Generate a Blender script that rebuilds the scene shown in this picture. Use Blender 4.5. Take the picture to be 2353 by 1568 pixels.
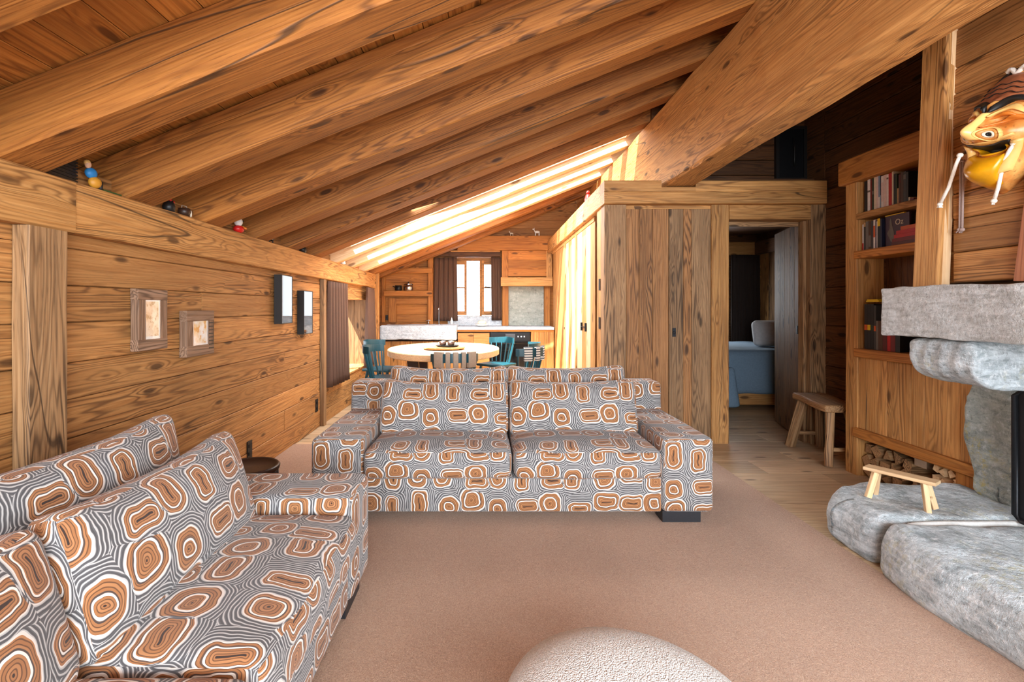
import bpy, bmesh, math, random
from mathutils import Vector, Matrix, noise
for o in list(bpy.data.objects): bpy.data.objects.remove(o)
SC = bpy.context.scene
COL = SC.collection
PI = math.pi
F = 1150.0                       # focal length in pixels of the 2353 wide frame
# ---------------------------------------------------------------- camera, light, exposure
cam = bpy.data.cameras.new('camera'); co = bpy.data.objects.new('camera', cam); COL.objects.link(co)
co.location = (0, 0, 1.25); co.rotation_euler = (PI/2, 0, 0)
cam.sensor_fit = 'HORIZONTAL'; cam.sensor_width = 36; cam.lens = F/2353*36
cam.shift_x = (1176.5-1115)/2353; cam.shift_y = -(784-708)/2353
cam.clip_start = 0.05; cam.clip_end = 300
SC.camera = co
W = bpy.data.worlds.new('world'); SC.world = W; W.use_nodes = True
bg = W.node_tree.nodes['Background']; bg.inputs['Color'].default_value = (0.86, 0.93, 1.0, 1); bg.inputs['Strength'].default_value = 4.0
sun = bpy.data.lights.new('sun', 'SUN'); sun.energy = 34; sun.angle = math.radians(0.6); sun.color = (1.0, 0.94, 0.84)
so = bpy.data.objects.new('sun', sun); COL.objects.link(so)
so.rotation_euler = Vector((0.40, 0.42, -0.82)).to_track_quat('-Z', 'Y').to_euler(); so.location = (-3, 2, 9)
def area(name, loc, target, sx, sy, power, color):
    l = bpy.data.lights.new(name, 'AREA'); l.shape = 'RECTANGLE'; l.size = sx; l.size_y = sy; l.energy = power; l.color = color
    o = bpy.data.objects.new(name, l); COL.objects.link(o); o.location = loc
    o.rotation_euler = (Vector(target)-Vector(loc)).to_track_quat('-Z', 'Y').to_euler(); return o
area('daylight_rear_window', (0.7, -2.55, 1.55), (0.7, 4, 1.35), 3.9, 1.7, 420, (0.82, 0.92, 1.0))  # added fill lamp at the assumed opening behind the camera
area('daylight_side_window', (3.0, -0.9, 1.6), (-0.6, 1.2, 0.8), 1.5, 1.4, 190, (0.86, 0.94, 1.0))
area('daylight_skylight', (-0.2, 6.15, 2.45), (0.5, 6.3, 0.0), 2.2, 1.6, 230, (0.92, 0.96, 1.0))
area('daylight_bedroom_window', (3.4, 7.75, 1.5), (2.9, 5.0, 0.9), 0.7, 1.1, 14, (0.92, 0.97, 1.0))
SC.view_settings.view_transform = 'Standard'; SC.view_settings.look = 'None'
SC.view_settings.gamma = 1; SC.view_settings.exposure = 0.0; SC.view_settings.use_curve_mapping = False

# ---------------------------------------------------------------- node helpers
class G:
    def __init__(s, name):
        s.m = bpy.data.materials.new(name); s.m.use_nodes = True
        s.t = s.m.node_tree; s.b = s.t.nodes['Principled BSDF']; s.out = s.t.nodes['Material Output']
    def n(s, typ, **kw):
        x = s.t.nodes.new(typ)
        for k, v in kw.items(): setattr(x, k, v)
        return x
    def put(s, sock, v):
        if isinstance(v, bpy.types.NodeSocket): s.t.links.new(v, sock)
        elif isinstance(v, (tuple, list)) and len(v) == 3 and sock.type == 'RGBA': sock.default_value = (*v, 1)
        else: sock.default_value = v
    def math(s, op, a, b=None, c=None, clamp=False):
        x = s.n('ShaderNodeMath', operation=op, use_clamp=clamp); s.put(x.inputs[0], a)
        if b is not None: s.put(x.inputs[1], b)
        if c is not None: s.put(x.inputs[2], c)
        return x.outputs[0]
    def vm(s, op, a, b=None):
        x = s.n('ShaderNodeVectorMath', operation=op); s.put(x.inputs[0], a)
        if b is not None: s.put(x.inputs[1], b)
        return x.outputs[0]
    def sep(s, v):
        x = s.n('ShaderNodeSeparateXYZ'); s.put(x.inputs[0], v); return x.outputs
    def comb(s, a, b, c):
        x = s.n('ShaderNodeCombineXYZ')
        for i, q in enumerate((a, b, c)): s.put(x.inputs[i], q)
        return x.outputs[0]
    def noise(s, v, scale=1, detail=2, rough=.5, dist=0):
        x = s.n('ShaderNodeTexNoise'); s.put(x.inputs['Vector'], v); x.inputs['Scale'].default_value = scale
        x.inputs['Detail'].default_value = detail; x.inputs['Roughness'].default_value = rough; x.inputs['Distortion'].default_value = dist
        return x.outputs[0]
    def vor(s, v, scale=1, rnd=1, feature='F1', dim='3D'):
        x = s.n('ShaderNodeTexVoronoi', feature=feature, voronoi_dimensions=dim); s.put(x.inputs['Vector'], v)
        x.inputs['Scale'].default_value = scale; x.inputs['Randomness'].default_value = rnd; return x.outputs
    def mix(s, f, a, b, mode='MIX'):
        x = s.n('ShaderNodeMix', data_type='RGBA', blend_type=mode); s.put(x.inputs[0], f)
        s.put(x.inputs[6], a); s.put(x.inputs[7], b); return x.outputs[2]
    def rng(s, v, a, b, c=0., d=1., smooth=False):
        x = s.n('ShaderNodeMapRange', interpolation_type='SMOOTHSTEP' if smooth else 'LINEAR'); s.put(x.inputs[0], v)
        for i, q in enumerate((a, b, c, d)): x.inputs[i+1].default_value = q
        return x.outputs[0]
    def bump(s, h, strength=.3, dist=.01):
        x = s.n('ShaderNodeBump'); x.inputs['Strength'].default_value = strength; x.inputs['Distance'].default_value = dist
        s.put(x.inputs['Height'], h); s.put(s.b.inputs['Normal'], x.outputs[0])
    def fin(s, col, rough=.6, metal=0., spec=.4):
        s.put(s.b.inputs['Base Color'], col); s.put(s.b.inputs['Roughness'], rough)
        s.b.inputs['Metallic'].default_value = metal; s.b.inputs['Specular IOR Level'].default_value = spec
        return s.m
def obj_coords(g, axis):
    tc = g.n('ShaderNodeTexCoord').outputs['Object']; x, y, z = g.sep(tc)
    v = {'X': (x, y, z), 'Y': (y, z, x), 'Z': (z, x, y)}[axis]
    rnd = g.n('ShaderNodeObjectInfo').outputs['Random']
    off = g.math('MULTIPLY', rnd, 61.7)
    return v[0], g.math('ADD', v[1], off), g.math('ADD', v[2], g.math('MULTIPLY', rnd, 23.1)), rnd
def wood(name, base, dark, pale, axis='X', ring=1., contrast=.75, var=.22, rough=.62, knots=1., scale=1., crack=.8, bump=.35, spec=.35):
    g = G(name); x, y, z, rnd = obj_coords(g, axis)
    def st(a, b):
        return g.comb(g.math('MULTIPLY', x, a*scale), g.math('MULTIPLY', y, b*scale), g.math('MULTIPLY', z, b*scale))
    kv = g.vor(st(3.0, 9.5), 1, 1); kd = kv['Distance']
    isk = g.math('LESS_THAN', g.sep(kv['Color'])[0], .5*knots)           # only some cells carry a knot
    near = g.math('MULTIPLY', isk, g.rng(kd, 0, .5, 1, 0, True))
    n1 = g.noise(st(.42, 6.6), 1, 3, .42, .15)
    r = g.math('ADD', g.math('MULTIPLY', n1, 23*ring), g.math('MULTIPLY', near, 2.0))
    s = g.math('MULTIPLY_ADD', g.math('SINE', g.math('MULTIPLY', r, 6.283)), .5, .5)
    s = g.math('POWER', s, 2.2)
    bandm = g.rng(g.noise(st(.5, 4.5), 1.3, 1), .36, .66, .15, 1.)
    fib = g.noise(st(2.2, 95), 1, 2, .6)
    big = g.noise(st(.55, 2.2), 1, 3, .6)
    col = g.mix(g.rng(fib, .3, .7), base, pale)
    col = g.mix(g.math('MULTIPLY', g.math('MULTIPLY', s, bandm), contrast), col, dark)
    pore = g.noise(st(9, 230), 1, 2, .7)
    col = g.mix(g.rng(pore, .56, .72, 0, .55*contrast), col, dark)
    vv = g.math('MULTIPLY', g.rng(big, .25, .75, 1-var, 1+var), g.rng(rnd, 0, 1, 1-var*.8, 1+var*.8))
    col = g.mix(1., col, g.comb(vv, vv, vv), 'MULTIPLY')
    core = g.math('MULTIPLY', isk, g.rng(kd, .11, .22, 1, 0, True))
    col = g.mix(g.math('MULTIPLY', core, .8), col, tuple(c*.45 for c in dark))
    ck = g.math('ABSOLUTE', g.math('SUBTRACT', g.noise(st(.22, 3.3), 1, 2, .4), .5))
    ckm = g.math('MULTIPLY', g.rng(ck, .0012, .0045, 1, 0), g.rng(g.noise(st(.8, .8), 1, 1), .46, .6))
    col = g.mix(g.math('MULTIPLY', ckm, crack), col, (.035, .018, .009))
    h = g.math('SUBTRACT', g.math('MULTIPLY', fib, .6), g.math('MULTIPLY', s, .5))
    h = g.math('SUBTRACT', h, g.math('MULTIPLY', ckm, 2.0*crack))
    g.bump(h, bump, .004)
    return g.fin(col, rough, 0, spec)
def lin(r, g, b):
    f = lambda c: (c/255/12.92) if c <= 10 else ((c/255+.055)/1.055)**2.4
    return (f(r), f(g), f(b))
def plain(name, rgb, rough=.6, metal=0., spec=.4, bump=0., bs=80, var=.1):
    g = G(name); tc = g.n('ShaderNodeTexCoord').outputs['Object']
    n = g.noise(tc, bs, 3, .6); c = g.rng(n, .25, .75, 1-var, 1+var)
    col = g.mix(1., rgb, g.comb(c, c, c), 'MULTIPLY')
    if bump: g.bump(n, bump, .004)
    return g.fin(col, rough, metal, spec)

# woods
C_O, C_D, C_P = lin(196, 122, 58), lin(104, 52, 18), lin(222, 156, 92)
wd = {}
for ax in 'XYZ':
    wd['wall'+ax] = wood('larch_wall_'+ax, lin(160, 106, 56), lin(78, 44, 20), lin(190, 138, 82), ax, contrast=.75)
    wd['roof'+ax] = wood('larch_rafter_'+ax, lin(136, 80, 31), lin(68, 33, 10), lin(170, 109, 50), ax, contrast=.72)
    wd['board'+ax] = wood('roof_board_'+ax, lin(168, 102, 40), lin(96, 48, 15), lin(190, 126, 60), ax, ring=.8, contrast=.6, crack=.2)
    wd['old'+ax] = wood('weathered_larch_'+ax, lin(138, 100, 64), lin(58, 38, 24), lin(172, 134, 94), ax, ring=1.1, contrast=.85)
    wd['oak'+ax] = wood('pale_timber_'+ax, lin(176, 120, 62), lin(94, 54, 24), lin(204, 152, 92), ax, contrast=.7)
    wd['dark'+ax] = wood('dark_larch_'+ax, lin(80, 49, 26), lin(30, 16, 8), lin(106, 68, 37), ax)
    wd['pine'+ax] = wood('fresh_pine_'+ax, lin(216, 176, 130), lin(174, 124, 80), lin(230, 198, 156), ax, ring=.7, contrast=.4, crack=.2)
    wd['floor'+ax] = wood('floor_board_'+ax, lin(198, 166, 128), lin(140, 102, 68), lin(216, 190, 154), ax, ring=.7, contrast=.45, crack=.15, rough=.42)
    wd['grey'+ax] = wood('grey_frame_'+ax, lin(124, 92, 68), lin(62, 42, 30), lin(150, 120, 98), ax, ring=1.2)

wd['brown'] = wood('brown_closet_larch', lin(142, 94, 52), lin(62, 36, 18), lin(170, 122, 76), 'X', contrast=.8)
wd['brown2'] = wood('grey_brown_closet_larch', lin(136, 100, 66), lin(62, 42, 26), lin(168, 132, 94), 'X', contrast=.8)
def fabric_pattern():
    g = G('ring_pattern_fabric')
    uv = g.n('ShaderNodeUVMap').outputs[0]
    wob = g.n('ShaderNodeTexNoise'); g.put(wob.inputs['Vector'], uv); wob.inputs['Scale'].default_value = 16; wob.inputs['Detail'].default_value = 1
    p = g.vm('SCALE', uv); p.node.inputs['Scale'].default_value = 6.7
    w2 = g.vm('SUBTRACT', wob.outputs['Color'], (.5, .5, .5)); w3 = g.vm('SCALE', w2); w3.node.inputs['Scale'].default_value = .17
    p = g.vm('ADD', p, w3)
    vo = g.vor(p, 1, .42, 'F1', '2D'); E = g.vor(p, 1, .42, 'DISTANCE_TO_EDGE', '2D')[0]
    dx, dy, _ = g.sep(g.vm('SUBTRACT', p, vo['Position']))
    cr, cg, cb = g.sep(vo['Color'])
    ax_ = g.math('MULTIPLY', g.math('GREATER_THAN', cr, .72), .17); ay_ = g.math('MULTIPLY', g.math('LESS_THAN', cr, .38), .19)
    qx = g.math('MAXIMUM', g.math('SUBTRACT', g.math('ABSOLUTE', dx), ax_), 0.0001)
    qy = g.math('MAXIMUM', g.math('SUBTRACT', g.math('ABSOLUTE', dy), ay_), 0.0001)
    e = 2.7
    D = g.math('POWER', g.math('ADD', g.math('POWER', qx, e), g.math('POWER', qy, e)), 1/e)
    R = g.rng(cg, 0, 1, .35, .48)
    R = g.math('SUBTRACT', R, g.math('MULTIPLY', g.math('ADD', ax_, ay_), .55))
    t = g.math('DIVIDE', D, R)
    inside = g.math('MULTIPLY', g.math('LESS_THAN', t, 1.0), g.math('GREATER_THAN', E, .035))
    # rings inside the disc: fine dark lines on orange brown
    fr = g.math('FRACT', g.math('MULTIPLY', D, 19.))
    line = g.rng(g.math('ABSOLUTE', g.math('SUBTRACT', fr, .5)), .30, .40, 0, 1)
    org = g.mix(g.noise(uv, 9, 2), lin(168, 112, 68), lin(148, 102, 70)); par = g.math('GREATER_THAN', g.math('FRACT', g.math('MULTIPLY', D, 9.5)), .5); org = g.mix(g.math('MULTIPLY', par, .5), org, lin(188, 134, 90))
    ci = g.mix(g.math('MULTIPLY', line, .75), org, lin(74, 50, 38))
    def band(a, b):
        return g.math('MULTIPLY', g.math('GREATER_THAN', t, a), g.math('LESS_THAN', t, b))
    ws = g.rng(cb, 0, 1, .38, .66)
    wband = g.math('MULTIPLY', g.math('GREATER_THAN', t, ws), g.math('LESS_THAN', t, g.math('ADD', ws, .10)))
    ci = g.mix(wband, ci, lin(232, 226, 218))
    dband = g.math('MULTIPLY', g.math('GREATER_THAN', t, g.math('ADD', ws, .10)), g.math('LESS_THAN', t, g.math('ADD', ws, .17)))
    ci = g.mix(g.math('MULTIPLY', dband, .8), ci, lin(66, 62, 62))
    ci = g.mix(g.math('LESS_THAN', D, .02), ci, lin(60, 46, 40))
    # outside: grey ground with white and dark contour lines
    fo = g.math('FRACT', g.math('MULTIPLY', g.math('SUBTRACT', D, R), 15.))
    wl = g.rng(g.math('ABSOLUTE', g.math('SUBTRACT', fo, .28)), .12, .2, 1, 0)
    ground = g.mix(g.noise(uv, 5, 2), lin(82, 78, 75), lin(112, 112, 116))
    dk = g.rng(g.math('ABSOLUTE', g.math('SUBTRACT', fo, .72)), .10, .18, 1, 0)
    co_ = g.mix(g.math('MULTIPLY', dk, .48), ground, lin(58, 54, 54))
    co_ = g.mix(g.math('MULTIPLY', wl, .62), co_, lin(222, 218, 214))
    col = g.mix(inside, co_, ci)
    edge = g.math('MULTIPLY', g.math('GREATER_THAN', t, .95), g.math('LESS_THAN', t, 1.03))
    col = g.mix(g.math('MULTIPLY', edge, .9), col, lin(228, 220, 212))
    weave = g.noise(uv, 900, 1)
    g.bump(weave, .25, .002)
    g.b.inputs['Sheen Weight'].default_value = .15
    return g.fin(col, .85, 0, .2)
M_fab = fabric_pattern()

def carpet_mat():
    g = G('brown_carpet'); tc = g.n('ShaderNodeTexCoord').outputs['Object']
    a = g.noise(tc, 260, 3, .7); b = g.noise(tc, 60, 3, .6); c = g.noise(tc, 2.2, 2)
    col = g.mix(g.rng(a, .3, .7), lin(152, 112, 86), lin(222, 186, 158))
    col = g.mix(g.rng(b, .35, .65, 0, .3), col, lin(180, 138, 110))
    cc = g.rng(c, .3, .7, .94, 1.05); col = g.mix(1., col, g.comb(cc, cc, cc), 'MULTIPLY')
    g.bump(g.math('ADD', a, b), .7, .01); g.b.inputs['Sheen Weight'].default_value = .3
    return g.fin(col, .95, 0, .1)
M_carpet = carpet_mat()
def stone_mat(name, a, b, c, lichen=.5, ang=0.5, scale=1.):
    g = G(name); tc = g.n('ShaderNodeTexCoord').outputs['Object']
    mp = g.n('ShaderNodeMapping'); mp.inputs['Rotation'].default_value = (.35, .5, ang); mp.inputs['Scale'].default_value = (3, 3, 14); g.put(mp.inputs[0], tc)
    s1 = g.noise(mp.outputs[0], 2.2*scale, 6, .72, .6); s2 = g.noise(tc, 38*scale, 5, .75); s3 = g.noise(tc, 3.2, 3, .6)
    col = g.mix(g.rng(s1, .36, .64), a, b)
    col = g.mix(g.rng(s2, .52, .68, 0, .8), col, c)
    col = g.mix(g.rng(s2, .44, .34, 0, .55), col, tuple(q*.38 for q in a))
    lm = g.math('MULTIPLY', g.rng(s3, .52, .66), g.rng(g.noise(tc, 30, 4, .7), .5, .62))
    col = g.mix(g.math('MULTIPLY', lm, lichen), col, lin(196, 182, 104))
    g.bump(g.math('ADD', g.math('MULTIPLY', s1, .8), s2), .9, .02)
    return g.fin(col, .8, 0, .3)
M_stone = stone_mat('hearth_granite', lin(158, 168, 172), lin(222, 230, 234), lin(248, 251, 253), .4)
M_stone2 = stone_mat('mantel_granite', lin(188, 190, 188), lin(226, 230, 231), lin(250, 252, 253), .1, .2, 1.2)
M_stone3 = stone_mat('pillar_granite', lin(144, 154, 152), lin(192, 200, 192), lin(220, 226, 226), .75, 1.2)
M_slate = stone_mat('kitchen_stone', lin(178, 190, 200), lin(218, 228, 236), lin(234, 240, 246), .0, .2, .8)
M_black = plain('black_iron', lin(34, 35, 38), .45, .6, .5, .2)
M_ink = plain('black_paint', lin(30, 28, 27), .45)
M_foot = plain('black_wood_foot', lin(38, 38, 42), .4)
M_teal = plain('teal_paint', lin(9, 66, 78), .38, 0, .5)
M_steel = plain('steel', lin(200, 200, 202), .25, 1.)
M_white = plain('white_paint', lin(232, 230, 226), .5)
M_cream = plain('cream_paper', lin(222, 208, 184), .8)
M_mortar = plain('white_mortar', lin(220, 218, 214), .9, bump=.3)
M_rope = plain('white_rope', lin(238, 230, 218), .9, bump=.5, bs=160)
M_cord = plain('mauve_cord', lin(168, 146, 138), .9, bump=.5, bs=160)
M_yel = plain('mask_yellow', lin(214, 150, 14), .3, 0, .5, var=.25, bs=14)
M_maskor = plain('mask_orange', lin(206, 116, 40), .35, 0, .5, var=.25, bs=10)
M_darkw = plain('dark_stained_wood', lin(56, 36, 26), .4, bump=.2)
M_pillow = plain('pale_pillow', lin(206, 204, 204), .85, bump=.3, bs=30)
M_bed = plain('blue_grey_linen', lin(104, 124, 142), .9, bump=.4, bs=50)
M_curt = plain('brown_curtain', lin(92, 66, 52), .85)
M_curtd = plain('dark_curtain', lin(44, 32, 26), .9)
M_beige = plain('beige_cloth', lin(176, 156, 136), .9, bump=.3)
M_red = plain('red_paint', lin(190, 28, 24), .4)
M_blue = plain('blue_paint', lin(40, 120, 180), .5)
M_skin = plain('skin_paint', lin(226, 176, 140), .5)
M_ochre = plain('ochre_paint', lin(190, 130, 40), .5)
M_green = plain('green_felt', lin(54, 74, 26), .9)
def boucle():
    g = G('white_boucle'); tc = g.n('ShaderNodeTexCoord').outputs['Object']
    v = g.vor(tc, 260, 1)['Distance']; n = g.noise(tc, 150, 3, .7)
    col = g.mix(g.rng(v, .2, .9), lin(246, 244, 240), lin(206, 200, 192))
    g.bump(g.math('SUBTRACT', n, v), .8, .008); g.b.inputs['Sheen Weight'].default_value = .3
    return g.fin(col, .95, 0, .1)
M_boucle = boucle()
def glass_mat(name='window_glass', tint=(1, 1, 1)):
    g = G(name); tr = g.n('ShaderNodeBsdfTransparent'); tr.inputs[0].default_value = (*tint, 1)
    gl = g.n('ShaderNodeBsdfGlossy'); gl.inputs['Roughness'].default_value = .02
    ge = g.n('ShaderNodeNewGeometry'); dt = g.n('ShaderNodeVectorMath', operation='DOT_PRODUCT')
    g.t.links.new(ge.outputs['Incoming'], dt.inputs[0]); g.t.links.new(ge.outputs['Normal'], dt.inputs[1])
    cs_ = g.math('SUBTRACT', 1., g.math('ABSOLUTE', dt.outputs['Value']), clamp=True)
    fr = g.math('MULTIPLY_ADD', g.math('POWER', cs_, 5.), .9, .03)          # Schlick reflectance of thin glass
    mx = g.n('ShaderNodeMixShader'); g.t.links.new(fr, mx.inputs[0])
    g.t.links.new(tr.outputs[0], mx.inputs[1]); g.t.links.new(gl.outputs[0], mx.inputs[2]); g.t.links.new(mx.outputs[0], g.out.inputs[0])
    return g.m
M_glass = glass_mat()
def maskwood():
    g = G('painted_mask_wood'); tc = g.n('ShaderNodeTexCoord').outputs['Object']
    n = g.noise(tc, 9, 4, .6); f = g.noise(tc, 60, 3, .6)
    col = g.mix(g.rng(n, .35, .65), lin(196, 112, 44), lin(236, 182, 104))
    col = g.mix(g.rng(f, .56, .7, 0, .5), col, lin(120, 60, 30))
    return g.fin(col, .32, 0, .5)
M_mask = maskwood()
M_maskl = plain('mask_pale_wood', lin(238, 190, 112), .32, 0, .5, var=.22, bs=12)
M_maskb = plain('mask_brown_crown', lin(164, 96, 62), .45, 0, .5, .5, 26, .35)

# ---------------------------------------------------------------- geometry helpers
def link(name, me, mat, parent=None, loc=None, rot=None, smooth=False, mw=None):
    o = bpy.data.objects.new(name, me); COL.objects.link(o)
    if mat is not None:
        if not me.materials: me.materials.append(mat)
    if parent is not None: o.parent = parent
    if mw is not None: o.matrix_local = mw
    else:
        if loc is not None: o.location = loc
        if rot is not None: o.rotation_euler = rot
    if smooth:
        for p in me.polygons: p.use_smooth = True
    return o
def from_bm(name, bm, mat, parent=None, smooth=False, **kw):
    bmesh.ops.recalc_face_normals(bm, faces=bm.faces)
    me = bpy.data.meshes.new(name); bm.to_mesh(me); bm.free()
    return link(name, me, mat, parent, smooth=smooth, **kw)
def thing(name, label, cat, loc=(0, 0, 0), rz=0., group=None):
    o = bpy.data.objects.new(name, None); COL.objects.link(o); o.empty_display_size = .05
    o.location = loc; o.rotation_euler = (0, 0, rz); o['label'] = label; o['category'] = cat
    if group: o['group'] = group
    return o
def tag(o, label, cat, group=None):
    o['label'] = label; o['category'] = cat
    if group: o['group'] = group
    return o
def struct(o): o['kind'] = 'structure'; return o
def prism_bm(L, w, h, c=.004, seg=1, jit=0., seed=0):
    """bar along local X centred at origin, chamfered section"""
    bm = bmesh.new(); rows = []
    for i in range(seg+1):
        x = -L/2+L*i/seg; ring = []
        for (sy, sz, dy, dz) in ((-1, -1, 1, 0), (1, -1, -1, 0), (1, -1, 0, 1), (1, 1, 0, -1), (1, 1, -1, 0), (-1, 1, 1, 0), (-1, 1, 0, -1), (-1, -1, 0, 1)):
            y = sy*w/2+dy*c; z = sz*h/2+dz*c
            if jit:
                v = noise.noise_vector(Vector((x*1.3+seed*7.1, sy*2.2, sz*2.7)))+.5*noise.noise_vector(Vector((x*6+seed*3.1, sy*2.2+dy, sz*2.7+dz)))
                y += v.y*jit; z += v.z*jit
            ring.append(bm.verts.new((x, y, z)))
        rows.append(ring)
    for i in range(seg):
        for k in range(8): bm.faces.new((rows[i][k], rows[i][(k+1) % 8], rows[i+1][(k+1) % 8], rows[i+1][k]))
    bm.faces.new(rows[0]); bm.faces.new(rows[-1])
    return bm
def frame_m(p0, p1, up=(0, 0, 1), roll=0.):
    a = Vector(p0); b = Vector(p1); x = (b-a).normalized(); u = Vector(up)
    if abs(x.dot(u)) > .98: u = Vector((0, 1, 0))
    y = u.cross(x).normalized(); z = x.cross(y)
    m = Matrix((x, y, z)).transposed().to_4x4()
    if roll: m = m @ Matrix.Rotation(roll, 4, 'X')
    m.translation = (a+b)/2; return m
_seed = [0]
def bar(name, p0, p1, w, h, mat, parent=None, c=.004, seg=1, jit=0., up=(0, 0, 1)):
    """timber from p0 to p1 (parent space); w across, h along 'up'; grain is local X"""
    _seed[0] += 1
    if mat.name[-2:] in ('_Y', '_Z'): mat = bpy.data.materials[mat.name[:-1]+'X']
    L = (Vector(p1)-Vector(p0)).length
    bm = prism_bm(L, w, h, min(c, w*.3, h*.3), seg, jit, _seed[0])
    return from_bm(name, bm, mat, parent, mw=frame_m(p0, p1, up))
def box(name, x0, x1, y0, y1, z0, z1, mat, parent=None, c=.003, grain=None, seg=1, jit=0.):
    """axis aligned chamfered box whose grain runs along its longest side (or 'grain')"""
    d = {'X': x1-x0, 'Y': y1-y0, 'Z': z1-z0}; ax = grain or max(d, key=d.get)
    cx, cy, cz = (x0+x1)/2, (y0+y1)/2, (z0+z1)/2
    if ax == 'X': return bar(name, (x0, cy, cz), (x1, cy, cz), y1-y0, z1-z0, mat, parent, c, seg, jit)
    if ax == 'Y': return bar(name, (cx, y0, cz), (cx, y1, cz), x1-x0, z1-z0, mat, parent, c, seg, jit)
    return bar(name, (cx, cy, z0), (cx, cy, z1), x1-x0, y1-y0, mat, parent, c, seg, jit, up=(0, 1, 0))
def bxs(bm, x0, x1, y0, y1, z0, z1):
    m = Matrix.Translation(((x0+x1)/2, (y0+y1)/2, (z0+z1)/2)) @ Matrix.Diagonal((x1-x0, y1-y0, z1-z0, 1))
    bmesh.ops.create_cube(bm, size=1, matrix=m)
def boxes(name, lst, mat, parent=None):
    bm = bmesh.new()
    for b in lst: bxs(bm, *b)
    return from_bm(name, bm, mat, parent)
def rbox(hx, hy, hz, r, nx=8, ny=8, nz=8, fn=None, rs=3):
    """rounded box with metre-scaled box UVs. fn(p)->p deforms"""
    def axis(h, n):
        a = [-h+r*(1-math.cos(PI/2*i/rs)) if False else -h+r*i/rs for i in range(rs)]
        b = [-h+r+(2*h-2*r)*i/n for i in range(n+1)]
        return a+b+[-q for q in reversed(a)]
    ax = (axis(hx, nx), axis(hy, ny), axis(hz, nz)); H = (hx, hy, hz)
    bm = bmesh.new(); uvl = bm.loops.layers.uv.new('UVMap'); vs = {}
    def vert(p):
        k = tuple(round(q, 5) for q in p)
        if k not in vs:
            q = Vector([max(-H[i]+r, min(H[i]-r, p[i])) for i in range(3)])
            d = Vector(p)-q
            P = q+d.normalized()*r if d.length > 1e-9 else Vector(p)
            if fn: P = fn(P)
            vs[k] = bm.verts.new(P)
        return vs[k]
    for a in range(3):
        u, v = [(1, 2), (0, 2), (0, 1)][a]
        for s in (-1, 1):
            for i in range(len(ax[u])-1):
                for j in range(len(ax[v])-1):
                    ps = []
                    for (ii, jj) in ((i, j), (i+1, j), (i+1, j+1), (i, j+1)):
                        p = [0, 0, 0]; p[a] = s*H[a]; p[u] = ax[u][ii]; p[v] = ax[v][jj]; ps.append(p)
                    f = bm.faces.new([vert(p) for p in ps])
                    for l, p in zip(f.loops, ps): l[uvl].uv = (p[u]+a*.37+s*.11, p[v]+a*.53)
    return bm
def tube_bm(bm, pts, r, seg=8, closed=False):
    pts = [Vector(p) for p in pts]; n = len(pts); rings = []
    for i, p in enumerate(pts):
        t = (pts[min(i+1, n-1)]-pts[max(i-1, 0)]).normalized()
        u = Vector((0, 0, 1)) if abs(t.z) < .9 else Vector((1, 0, 0))
        a = t.cross(u).normalized(); b = t.cross(a); rr = r[i] if isinstance(r, (list, tuple)) else r
        rings.append([bm.verts.new(p+(a*math.cos(2*PI*k/seg)+b*math.sin(2*PI*k/seg))*rr) for k in range(seg)])
    for i in range(n-1):
        for k in range(seg): bm.faces.new((rings[i][k], rings[i][(k+1) % seg], rings[i+1][(k+1) % seg], rings[i+1][k]))
    bm.faces.new(rings[0]); bm.faces.new(rings[-1]); return bm
def tube(name, pts, r, mat, parent=None, seg=8):
    return from_bm(name, tube_bm(bmesh.new(), pts, r, seg), mat, parent, smooth=True)
def lathe(name, prof, mat, parent=None, seg=32, loc=None, sx=1., sy=1., smooth=True):
    bm = bmesh.new(); rows = []
    for (r, z) in prof: rows.append([bm.verts.new((r*math.cos(2*PI*k/seg)*sx, r*math.sin(2*PI*k/seg)*sy, z)) for k in range(seg)])
    for i in range(len(rows)-1):
        for k in range(seg): bm.faces.new((rows[i][k], rows[i][(k+1) % seg], rows[i+1][(k+1) % seg], rows[i+1][k]))
    bm.faces.new(rows[0]); bm.faces.new(rows[-1])
    return from_bm(name, bm, mat, parent, smooth=smooth, loc=loc)
def copy_tree(o, parent=None):
    c = o.copy(); COL.objects.link(c)
    if parent is not None: c.parent = parent
    for ch in [q for q in ALLCH(o)]: copy_tree(ch, c)
    return c
def ALLCH(o): return [q for q in bpy.data.objects if q.parent == o]
def PX(px, X): return X*F/(px-1115)          # depth of a point seen at column px on the plane X
random.seed(7)
R_ = random.Random(11)
# ================================================================= SETTING
def rz_(X): return 1.775+.4*(X+1.68)          # underside of the rafters
# ---- floor
fl = struct(boxes('floor', [(-2.3, 4.6, -2.9, 9.1, -.12, -.022)], wd['floorX']))
y = 2.35; k = 0
while y < 8.9:
    w = (.27, .31, .25, .33)[k % 4]; xs = [-2.0, R_.uniform(-.9, .4), R_.uniform(1.9, 2.7), 4.45] if y < 7.95 else [-2.0, R_.uniform(-.5, .4), 1.2]
    for a, b in zip(xs[:-1], xs[1:]): box('plank', a+.0012, b-.0012, y+.0012, y+w-.0012, -.022, 0, wd['floorX'], fl, .0015, 'X')
    y += w; k += 1
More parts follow.
